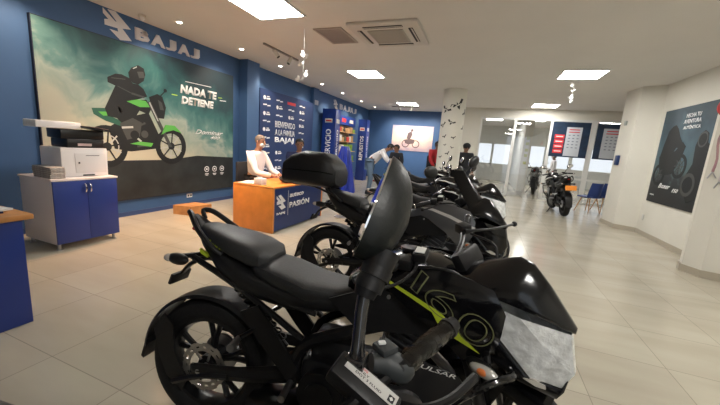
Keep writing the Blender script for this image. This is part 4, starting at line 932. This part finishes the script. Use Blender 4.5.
        bm = NB(); cyl(bm, (.22, s*.145, .54), (.24, s*.235, .545), .013, .016, 10); new_obj('footrest', bm, steel, br_); bm = NB(); cyl(bm, (.47, s*.145, .40), (.48, s*.25, .40), .013, .015, 10); new_obj('footrest', bm, steel, br_)
        if guard:
            bm = NB(); tube(bm, [(1.06, s*.06, .72), (1.20, s*.13, .69), (1.28, s*.22, .675), (1.22, s*.275, .67), (1.12, s*.29, .60), (1.0, s*.27, .46), (.90, s*.16, .34)], .013, 10, 5); tube(bm, [(1.0, s*.27, .46), (1.02, s*.14, .44)], .011, 8, 1); new_obj('crash_guard', bm, mat('glossy_guard_tube', (.02, .02, .022), .08, .6, 1), t)
    bm = NB(); box(bm, (.70, 0, .40), (.42, .24, .20), bev=.04); box(bm, (.62, 0, .53), (.2, .18, .10), bev=.03)
    cyl(bm, (.60, -.16, .38), (.60, .16, .38), .095, n=28); cyl(bm, (.82, -.15, .36), (.82, .15, .36), .075, n=28); cyl(bm, (.60, -.17, .38), (.60, .17, .38), .06, n=20)
    new_obj('engine_case', bm, satin_black, t)
    bm = NB(); a = Matrix.Rotation(.45, 3, 'Y')
    for k in range(8): box(bm, (.86+k*.013, 0, .48+k*.028), (.17, .19, .010), rot=a, bev=.003)
    box(bm, (.90, 0, .57), (.12, .14, .24), rot=a, bev=.01); box(bm, (.97, 0, .70), (.14, .17, .06), rot=a, bev=.015); new_obj('cylinder', bm, mat('engine_alloy', (.06, .06, .065), .4, .6), t)
    bm = NB(); tube(bm, [(1.02, -.03, .60), (1.12, -.05, .50), (1.08, -.08, .32), (.95, -.09, .22), (.75, -.09, .19)], .020, 10, 4); new_obj('exhaust_header', bm, steel, t)
    bm = NB(); loft(bm, [(.26, .23, .05, .03, .04, 3, -.08), (.32, .22, .085, .05, .06, 3, -.06), (.60, .21, .10, .06, .07, 3, -.04), (.78, .21, .08, .05, .05, 3, -.04)], 16); new_obj('muffler', bm, satin_black, t)
    bm = NB(); prism(bm, [(.55, .22), (.90, .20), (1.14, .36), (1.16, .46), (1.06, .40), (.90, .30), (.6, .28)], lambda x, z: (x, -.15, z), lambda x, z: (x, -.135, z)); prism(bm, [(.55, .22), (.90, .20), (1.14, .36), (1.16, .46), (1.06, .40), (.90, .30), (.6, .28)], lambda x, z: (x, .15, z), lambda x, z: (x, .135, z)); bb(bm, .8, .86, -.135, .135, .21, .23); new_obj('belly_pan', bm, matte_black, t)
    bm = NB(); tube(bm, [(.50, .11, .30), (.46, .24, .10), (.44, .30, .006)], [.012, .012, .011], 8, 2); box(bm, (.44, .30, .010), (.07, .04, .008)); new_obj('side_stand', bm, satin_black, t)
    # steering group
    fw_parts = []
    def S(o): o.matrix_basis = steer_matrix(steer); return o
    S(wheel(t, 'front_wheel', 1.325, .30, .10, -1, .13))
    for s in (-1, 1):
        bm = NB(); tube(bm, [(1.075, s*.095, .93), (1.21, s*.095, .65)], [.019, .019], 12, 1, mi=1); tube(bm, [(1.21, s*.095, .65), (1.325, s*.095, .30)], [.027, .024], 12, 1); S(new_obj('fork_leg', bm, [satin_black, steel], t))
    bm = NB(); lathe(bm, [(.312, -.062), (.325, -.052), (.330, 0), (.325, .052), (.312, .062), (.318, .05), (.324, 0), (.318, -.05)], (1.325, 0, .30), n=22, a0=1.05, a1=2.9, closed_prof=True)
    for s in (-1, 1): prism(bm, [(1.25, .58), (1.35, .60), (1.29, .42), (1.23, .44)], lambda x, z: (x, s*.068, z), lambda x, z: (x, s*.078, z))
    S(new_obj('front_fender', bm, gloss_black, t))
    bm = NB(); box(bm, (1.085, 0, .935), (.07, .24, .035), rot=Matrix.Rotation(.4, 3, 'Y'), bev=.01); box(bm, (1.16, 0, .76), (.07, .25, .04), rot=Matrix.Rotation(.4, 3, 'Y'), bev=.01); cyl(bm, (1.17, 0, .74), (1.07, 0, .95), .028, n=16); S(new_obj('triple_clamp', bm, satin_black, t))
    def grow_controls():
        bm = NB(); tube(bm, [(.93, -.39, 1.015), (.985, -.24, 1.03), (1.04, -.12, .995), (1.06, 0, .975), (1.04, .12, .995), (.985, .24, 1.03), (.93, .39, 1.015)], .011, 10, 4); S(new_obj('handlebar', bm, satin_black, t))
        for s in (-1, 1):
            a, b = Vector((.985, s*.26, 1.029)), Vector((.932, s*.385, 1.016)); bm = NB(); cyl(bm, a, b, .0165, n=14)
            for k in range(8): q = a.lerp(b, (k+.5)/8); cyl(bm, q-(b-a).normalized()*.004, q+(b-a).normalized()*.004, .0185, n=14)
            g = S(new_obj('grip', bm, matte_black, t)); d = (b-a).normalized(); bm = NB(); cyl(bm, b, b+d*.006, .019, n=14, mi=1); cyl(bm, b+d*.006, b+d*.028, .017, .014, 14); new_obj('bar_end', bm, [satin_black, chrome], g)
            bm = NB(); box(bm, (.995, s*.215, 1.03), (.055, .06, .045), rot=Matrix.Rotation(-s*.4, 3, 'Z'), bev=.01); S(new_obj('switch_housing', bm, matte_black, t))
            bm = NB(); le = (1.02, -.40, 1.01) if s < 0 else (1.13, .465, 1.01); tube(bm, [(1.02, s*.19, 1.03), (1.05, s*.23, 1.03), (1.055 if s < 0 else 1.09, s*.32, 1.02), le], [.011, .006, .005, .006], 8, 4); ellips(bm, le, (.013, .013, .013)); S(new_obj('hand_lever', bm, matte_black, t))
            if mirrors:
                bm = NB(); tube(bm, [(1.01, s*.20, 1.05), (1.0, s*.23, 1.12), (1.02, s*.30, 1.19)], [.008, .007, .007], 8, 3); mo = S(new_obj('mirror', bm, satin_black, t))
                bm = NB(); ellips(bm, (1.035, s*.34, 1.22), (.028, .085, .05), Matrix.Rotation(s*.25, 3, 'X')); new_obj('mirror_housing', bm, matte_black, mo)
                bm = NB(); ellips(bm, (1.022, s*.34, 1.22), (.020, .075, .042), Matrix.Rotation(s*.25, 3, 'X')); new_obj('mirror_glass', bm, mirror_glass, mo)
        bm = NB(); box(bm, (1.03, -.17, 1.055), (.05, .07, .035), rot=Matrix.Rotation(.4, 3, 'Z'), bev=.006); rs = S(new_obj('brake_reservoir', bm, matte_black, t)); bm = NB(); box(bm, (1.03, -.17, 1.0745), (.035, .045, .003), rot=Matrix.Rotation(.4, 3, 'Z')); new_obj('sticker', bm, sticker, rs, smooth=False)
    if front_controls: grow_controls()
    bm = NB(); box(bm, (1.13, 0, 1.01), (.045, .15, .075), rot=Matrix.Rotation(-.6, 3, 'Y'), bev=.014); S(new_obj('instrument_cluster', bm, matte_black, t))
    bm = NB(); tube(bm, [(1.04, -.20, 1.02), (1.16, -.16, 1.03), (1.20, -.08, .92), (1.10, -.03, .78)], .005, 6, 4); tube(bm, [(1.04, .20, 1.02), (1.18, .14, 1.02), (1.19, .05, .90), (1.08, .03, .76)], .005, 6, 4); tube(bm, [(1.04, -.18, 1.0), (1.10, -.15, .94), (1.0, -.10, .92)], .0045, 6, 3); S(new_obj('cable', bm, matte_black, t))
    bm = NB(); loft(bm, [(1.11, .945, .115, .035, .03, 2), (1.19, .968, .130, .050, .015, 1.7), (1.26, .968, .128, .085, .016, 1.5), (1.315, .960, .115, .120, .018, 1.4), (1.36, .950, .100, .120, .020, 1.35), (1.42, .928, .070, .080, .022, 1.4), (1.48, .900, .036, .030, .018, 1.6), (1.51, .885, .012, .010, .010, 2)], 24)
    v = S(new_obj('visor', bm, gloss_black, t, angle=60))
    for q in (-1, 1):
        bm = NB(); tube(bm, [(1.20, q*.080, 1.0), (1.26, q*.070, 1.022), (1.31, q*.075, 1.018), (1.36, q*.070, .99)], .0022, 6, 3); new_obj('visor_trim', bm, steel, v)
    # lens: symmetric faceted
    Ar, B_, Cc, Dd, Er = (1.205, .130, .945), (1.50, .012, .872), (1.53, .012, .73), (1.505, .03, .672), (1.42, .085, .70)
    m1, m2, m3 = (1.37, .098, .915), (1.475, .068, .80), (1.315, .116, .822)
    bm = NB(); V_ = {}
    def vv(p, s):
        k = (p, s); 
        if k not in V_: V_[k] = bm.verts.new((p[0], p[1]*s, p[2]))
        return V_[k]
    for s in (-1, 1):
        for f in ((Ar, m1, m2, m3), (m3, m2, Er), (m1, B_, Cc, m2), (Er, m2, Cc, Dd)): bm.faces.new([vv(q, s) for q in f])
        bm.faces.new([vv(Ar, s), vv(m3, s), vv(Er, s), bm.verts.new((1.25, 0, .80))])
    for f in ((B_, Cc), (Cc, Dd)): bm.faces.new([vv(f[0], 1), vv(f[0], -1), vv(f[1], -1), vv(f[1], 1)])
    hl = S(new_obj('headlight', bm, lens_m, t, angle=25))
    bm = NB(); V_ = {}
    o1, o2, o3, o4 = (1.14, .135, .93), (1.235, .128, .80), (1.375, .100, .672), (1.50, .045, .632)
    i0, i1, i2, i3 = (1.20, .136, .952), (1.312, .119, .819), (1.422, .088, .696), (1.51, .034, .668)
    for s in (-1, 1):
        for f in ((o1, i0, i1, o2), (o2, i1, i2, o3), (o3, i2, i3, o4)): bm.faces.new([vv(q, s) for q in f])
    f1, f2 = (1.52, .015, .725), (1.515, .03, .66)
    for s in (-1, 1): bm.faces.new([vv(i3, s), vv(f1, s), vv(f2, s), vv(o4, s)])
    bm.faces.new([vv(f1, 1), vv(f1, -1), vv(f2, -1), vv(f2, 1)]); bm.faces.new([vv(f2, 1), vv(f2, -1), vv(o4, -1), vv(o4, 1)])
    bm.faces.new([vv(o4, 1), vv(o4, -1), vv(o3, -1), vv(o3, 1)]); bm.faces.new([vv(o3, 1), vv(o3, -1), vv(o2, -1), vv(o2, 1)])
    bz = S(new_obj('headlight_bezel', bm, gloss_black, t, angle=25)); mm = bz.modifiers.new('s', 'SOLIDIFY'); mm.thickness = .006
    for s in (-1, 1):
        bm = NB(); prism(bm, [(1.405, .692), (1.43, .698), (1.465, .678), (1.468, .662), (1.44, .668)], lambda x, z: (x, s*(.128-(x-1.34)*.55+.004), z), lambda x, z: (x, s*(.128-(x-1.34)*.55-.006), z)); new_obj('position_lamp', bm, clear_lens, bz, smooth=False)
    if indicators:
        for s in (-1, 1): S(indicator(t, 'front_indicator', (1.27, s*.09, .755), (1.31 if s < 0 else 1.34, -.17 if s < 0 else .235, .735), 1))
    return t
lean = -5
bikeA = make_motorcycle('nearest whole black motorcycle with yellow-green stripe and 160 numbers, clear headlight', (-1.11, 1.06, 0), math.radians(8), lean, math.radians(-35), mirrors=False)
def bike_copy(src, label, loc, rz, lean, steer, recolor=None, drop=()):
    c = copy_tree(src); c['label'] = label; c.location = loc; c.rotation_euler = (math.radians(lean), 0, rz)
    for ch in list(c.children):
        b = ch.name.split('.')[0]
        if b in STEER: ch.matrix_basis = steer_matrix(steer)
        if b in drop:
            for g in list(ch.children): bpy.data.objects.remove(g)
            bpy.data.objects.remove(ch); continue
        if recolor and b in recolor and ch.data.materials:
            ch.material_slots[0].link = 'OBJECT'; ch.material_slots[0].material = recolor[b]
    return c
proto2 = make_motorcycle('black motorcycle with silver-grey tank panels and a top case, behind the nearest one', (-1.24, 2.62, 0), math.radians(3), lean, math.radians(-30), tank_m=silver_paint, shroud_m=silver_paint, decals=False)
# top case on it
bm = NB(); loft(bm, [(-.51, 1.10, .16, .05, .07, 4.5), (-.48, 1.12, .205, .09, .12, 5), (-.40, 1.13, .225, .145, .135, 5), (-.28, 1.13, .232, .185, .135, 5), (-.10, 1.13, .222, .18, .135, 5), (-.01, 1.12, .195, .12, .125, 5), (.03, 1.11, .16, .06, .09, 4)], 28)
tc_ = new_obj('top_case', bm, matte_black, proto2)
bm = NB(); loft(bm, [(-.525, 1.115, .15, .008, .008, 3), (-.48, 1.12, .205, .008, .008, 3), (-.40, 1.13, .234, .008, .008, 3), (-.26, 1.13, .244, .008, .008, 3), (-.10, 1.13, .234, .008, .008, 3), (.01, 1.12, .207, .008, .008, 3)], 28); new_obj('lid_seam', bm, gloss_black, tc_)
bm = NB(); box(bm, (-.3, 0, 1.005), (.30, .22, .02)); tube(bm, [(.0, .09, .93), (-.2, .09, .99), (-.42, .09, 1.0)], .01, 8, 3); tube(bm, [(.0, -.09, .93), (-.2, -.09, .99), (-.42, -.09, 1.0)], .01, 8, 3); new_obj('luggage_rack', bm, satin_black, proto2)
for ch in proto2.children:
    if ch.name.startswith('headlight') and 'bezel' not in ch.name: ch.material_slots[0].link = 'OBJECT'; ch.material_slots[0].material = gloss_black
    if ch.name.startswith('mirror'): ch.location.z += .07
bm = NB(); rs = []
for i in range(9):
    f = i/8; zc = .94+.33*f; x0 = 1.40-.28*f; wd = .115-.085*f**1.3
    rs.append([(x0-.10*(abs(j/8-.5)*2)**2-o, (j/8-.5)*2*wd, zc) for j, o in [(j, 0) for j in range(9)]+[(j, .004) for j in range(8, -1, -1)]])
rings(bm, rs); ws = new_obj('windscreen', bm, gloss_black, proto2); ws.matrix_basis = steer_matrix(math.radians(-30))
for s_ in (-1, 1):
    for ch in list(proto2.children):
        if ch.name.startswith('tank_shroud') and (ch.data.vertices[0].co.y < 0) == (s_ < 0):
            bm = NB(); panel(bm, [(.78, .93), (.90, .935), (1.05, .90), (1.24, .83), (1.22, .81), (1.05, .875), (.90, .915)], lambda x, z: (shroud_y(x, z)-.003)*(-s_), .002, 2); new_obj('shroud_stripe_or_glint', bm, sticker, ch)  # white strip paints a highlight streak onto each silver shroud
bikeE = bike_copy(proto2, 'black motorcycle with pale headlight, next in the row behind the silver-grey one', (-1.20, 3.95, 0), math.radians(3), lean, math.radians(-15), dict(fuel_tank=gloss_black, tank_shroud=gloss_black, headlight=lens_m), drop=('top_case', 'luggage_rack', 'windscreen'))
bike_copy(bikeE, 'black motorcycle in the row, directly in front of the white column', (-1.45, 5.35, 0), math.radians(3), lean, math.radians(20))
bike_copy(bikeE, 'farthest black motorcycle of the row, its seat seen left of the column', (-1.75, 6.8, 0), math.radians(3), lean, math.radians(15))
bH = bike_copy(bikeE, 'black motorcycle seen from behind with orange number plate, near the blue window posters', (2.08, 9.40, 0), math.radians(93), -4, math.radians(10))
bm = NB(); box(bm, (-.36, 0, .76), (.006, .24, .12), rot=Matrix.Rotation(.30, 3, 'Y')); new_obj('number_plate', bm, mat('orange_plate', (.80, .26, .02), .5), bH, smooth=False)
bike_copy(bikeE, 'dark motorcycle parked beyond the glass door', (1.95, 14.1, 0), math.radians(80), -4, 0)
# ------------------------------------------------------------------ foreground motorcycle: only its left controls and seat reach into view
bikeB = make_motorcycle('foreground motorcycle whose upright mirror, left grip and labelled box fill the bottom centre', (-.82, .0, 0), math.radians(14), lean, math.radians(-33), decals=False, mirrors=False, guard=False, front_controls=False, indicators=False)
INV = (Matrix.Translation((-.82, .0, 0)) @ Matrix.Rotation(math.radians(14), 4, 'Z') @ Matrix.Rotation(math.radians(lean), 4, 'X')).inverted()
def bpart(name, bm, m, parent=None, angle=35):
    o = new_obj(name, bm, m, parent or bikeB, angle=angle)
    if parent is None: o.matrix_parent_inverse = INV
    return o
gloss2 = mat('gloss_black_tube', (.008, .008, .01), .12, 0, 1)
bm = NB(); tube(bm, [(-.20, -.16, .96), (-.19, -.03, .985), (-.17, .12, .97), (-.16, .25, .975), (-.16, .38, .985), (-.115, .485, 1.0), (-.03, .62, 1.03)], .011, 10, 4); bpart('handlebar', bm, satin_black)
bm = NB(); tube(bm, [(-.20, -.16, .96), (-.21, -.28, .955)], .017, 12, 1); bpart('grip', bm, matte_black)
# left grip under clear plastic wrap
ga, gb = Vector((-.095, .505, 1.012)), Vector((-.024, .642, 1.040)); gd = (gb-ga).normalized()
bm = NB(); cyl(bm, ga, gb, .0145, n=20)
for k in range(10): q = ga.lerp(gb, (k+.5)/10); cyl(bm, q-gd*.0035, q+gd*.0035, .016, n=20)
cyl(bm, gb-gd*.004, gb+gd*.004, .021, n=24); cyl(bm, gb+gd*.004, gb+gd*.022, .015, n=16)
g = bpart('grip', bm, matte_black)
bm = NB(); gx = gd.cross(Vector((0, 0, 1))).normalized(); gy = gd.cross(gx); rs = []
for i in range(9):
    q = ga.lerp(gb, i/8*.97); rs.append([q+gx*math.cos(a)*r+gy*math.sin(a)*r for j, a in enumerate([2*PI*j/11 for j in range(11)]) for r in [.0195+random.uniform(-.0024, .0022)]])
rings(bm, rs, cap=False); new_obj('plastic_wrap', bm, glass_mat('plastic_film', (.35, .35, .37), .04), g, smooth=False)
bm = NB(); tube(bm, [(-.140, .492, 1.022), (-.118, .508, 1.018), (-.092, .518, 1.008), (-.082, .530, 1.010)], [.016, .025, .026, .020], 16, 4); box(bm, (-.122, .512, 1.045), (.036, .036, .014), rot=Matrix.Rotation(1.0, 3, 'Z'), bev=.005); sw = bpart('switch_housing', bm, mat('charcoal_plastic', (.03, .034, .036), .5))
bm = NB(); box(bm, (-.128, .510, 1.054), (.014, .009, .005), rot=Matrix.Rotation(.6, 3, 'Z'), bev=.002); new_obj('switch_button', bm, sticker, sw)
# rectangular box with printed label
ex = Vector((.090, -.002, -.045)).normalized(); ey = Vector((.007, .019, .003)); ey = (ey-ex*ey.dot(ex)).normalized(); ez = ex.cross(ey).normalized()
if ez.z < 0: ez = -ez
Mx = Matrix((ex, ez.cross(ex), ez)).transposed().to_4x4(); Mx.translation = Vector((-.136, .449, 1.006)); ey = ez.cross(ex)
bm = NB(); box(bm, (0, 0, -.006), (.124, .048, .040), bev=.007); bmesh.ops.transform(bm, matrix=Mx, verts=bm.verts[:]); rb = bpart('control_box', bm, matte_black)
def on_box(a, b, c): return Mx @ Vector((a, b, c))
bm = NB(); vs = box(bm, (.004, .008, .0146), (.100, .021, .0012)); bmesh.ops.transform(bm, matrix=Mx, verts=bm.verts[:]); lb = new_obj('label', bm, mat('silver_label', (.55, .54, .52), .4), rb, smooth=False)
for s_, m_, x0, y0, h, wd in (('WARNING', red_print, -.042, .0130, .0040, .034), ('USE ONLY', blk_print, -.042, .0072, .0040, .040), ('DOT 3 FLUID', blk_print, -.026, .0008, .0044, .052)):
    text_obj('label_print', s_, m_, lb, 0, (1, 0, 0), (0, 0, 1), h, wd, bold=.02, fmap=lambda a, b, c: on_box(a+x0, b+y0, .0158))
bm = NB(); vs = box(bm, (.044, .006, .0158), (.011, .011, .0006), bev=0); bmesh.ops.transform(bm, matrix=Mx, verts=bm.verts[:]); new_obj('label_symbol', bm, blk_print, lb, smooth=False)
bm = NB(); vs = box(bm, (.044, .006, .0164), (.005, .005, .0006), rot=Matrix.Rotation(.785, 3, 'Z')); bmesh.ops.transform(bm, matrix=Mx, verts=bm.verts[:]); new_obj('label_symbol', bm, sticker, lb, smooth=False)
bm = NB(); tube(bm, [(-.125, .47, .985), (-.09, .485, .975), (-.065, .505, .96), (-.052, .53, .93)], [.018, .02, .016, .012], 10, 4); tube(bm, [(-.085, .49, .97), (-.045, .505, .955), (.0, .55, .955), (.04, .62, .965)], [.010, .008, .008, .009], 8, 4); bpart('hand_lever', bm, satin_black)
bm = NB(); tube(bm, [(-.12, .43, .99), (-.05, .47, .93), (.02, .45, .85), (.05, .36, .80)], .007, 8, 4); bpart('cable', bm, matte_black)
# mirror standing upright on its glossy stem
bm = NB(); tube(bm, [(-.160, .470, 1.030), (-.160, .470, 1.062), (-.163, .482, 1.093), (-.166, .498, 1.135), (-.160, .512, 1.160)], [.017, .0115, .0115, .0125, .014], 16, 4); box(bm, (-.160, .470, 1.035), (.036, .036, .022), bev=.005)
ms = bpart('mirror', bm, gloss2)
bm = NB(); tube(bm, [(-.166, .500, 1.138), (-.162, .510, 1.158), (-.155, .524, 1.178), (-.148, .545, 1.212)], [.019, .024, .026, .030], 16, 4)
for q, r in (((-.163, .507, 1.150), .026), ((-.157, .519, 1.170), .029)): cyl(bm, Vector(q), Vector(q)+Vector((.004, .010, .016)), r, n=20)
new_obj('mirror_boot', bm, matte_black, ms)
L = Vector((.03, .075, .158)).normalized(); nrm = Vector((.90, .40, -.05)); nrm = (nrm-L*nrm.dot(L)).normalized(); W_ = L.cross(nrm).normalized()
cen = Vector((-.183, .563, 1.292)); rs = []; n_ = 32
def mshape(a):   # almond outline: blunter at the foot, narrower at the tip
    l = math.cos(a); w2 = math.sin(a); return (l*.103, w2*.056*(1-.22*l))
for i in range(11):
    tt = i/10; sc = math.sqrt(max(0, 1-(tt**2.1))) if i < 10 else .06
    rs.append([cen+L*(mshape(2*PI*j/n_)[0]*sc-.012*tt)+W_*mshape(2*PI*j/n_)[1]*sc+nrm*.074*tt for j in range(n_)])
bm = NB(); rings(bm, rs); new_obj('mirror_housing', bm, mat('matte_mirror_shell', (.006, .008, .008), .42, noise=(150, .2, .08)), ms, angle=50)
bm = NB(); rings(bm, [[cen+L*mshape(2*PI*j/n_)[0]*.94+W_*mshape(2*PI*j/n_)[1]*.94-nrm*o_ for j in range(n_)] for o_ in (-.001, .0035)]); new_obj('mirror_glass', bm, mirror_glass, ms)
# ------------------------------------------------------------------ blue chairs, draped sheet, pillar box
def shell_chair(x, y, rz, label, first=[None]):
    if first[0] is not None:
        t = copy_tree(first[0]); t.location = (x, y, 0); t.rotation_euler = (0, 0, rz); t['label'] = label; return
    t = thing('shell_chair', label, 'chair', (x, y, 0), rz, 'navy chairs under the window posters'); first[0] = t
    cm = mat('navy_chair_shell', (.012, .04, .19), .5)
    bm = NB(); loft(bm, [(-.20, .46, .20, .02, .03, 4), (0, .44, .225, .02, .03, 4), (.2, .45, .215, .02, .03, 4), (.235, .44, .19, .01, .02, 4)], 20); new_obj('seat', bm, cm, t)
    bm = NB(); rs = []
    for i in range(9):
        z = .45+.40*i/8; wd = .225-.03*(i/8)**2; rs.append([(-.20-.06*i/8+.10*(abs(j/8-.5)*2)**2+o, (j/8-.5)*2*wd, z) for j, o in [(j, 0) for j in range(9)]+[(j, -.02) for j in range(8, -1, -1)]])
    rings(bm, rs); new_obj('backrest', bm, cm, t)
    for a, b in ((1, 1), (1, -1), (-1, 1), (-1, -1)):
        bm = NB(); cyl(bm, (a*.22, b*.21, 0), (a*.12, b*.12, .43), .011, .017, 10); new_obj('leg', bm, mat('beech_leg', (.50, .27, .11), .5), t)
shell_chair(2.92, 10.75, 2.2, 'navy shell chair with beech legs right beside the orange-plated motorcycle')
shell_chair(3.42, 11.2, 1.9, 'navy shell chair with beech legs nearest the far white pillar')
bm = NB(); box(bm, (0, 0, 0), (.05, .16, .22), bev=.008); tag(new_obj('wall_phone', bm, navy, loc=(2.842, 9.05, 1.50)), 'dark navy box mounted at head height on the far white pillar', 'wall box')
sheet = mat('royal_blue_satin', (.02, .045, .42), .3, 0, .3)
bm = NB(); rs = []
for i in range(15):
    f = i/14; z = 1.36-f*.86; R0 = .08+.17*f**.7; rs.append([(f*.03+math.cos(a)*R0*.75*(1+.16*math.sin(a*7+f*2)), math.sin(a)*R0*(1+.16*math.sin(a*7+f*2)), z) for a in [2*PI*j/56 for j in range(56)]])
rings(bm, rs); t = thing('covered_stand', 'stand under a shiny royal blue sheet, right behind the black top case', 'covered stand', (-2.47, 5.6, 0))
new_obj('sheet', bm, sheet, t); bm = NB(); cyl(bm, (0, 0, 0), (0, 0, .52), .015, n=12); cyl(bm, (0, 0, 0), (0, 0, .012), .13, n=24); new_obj('pole', bm, steel, t)
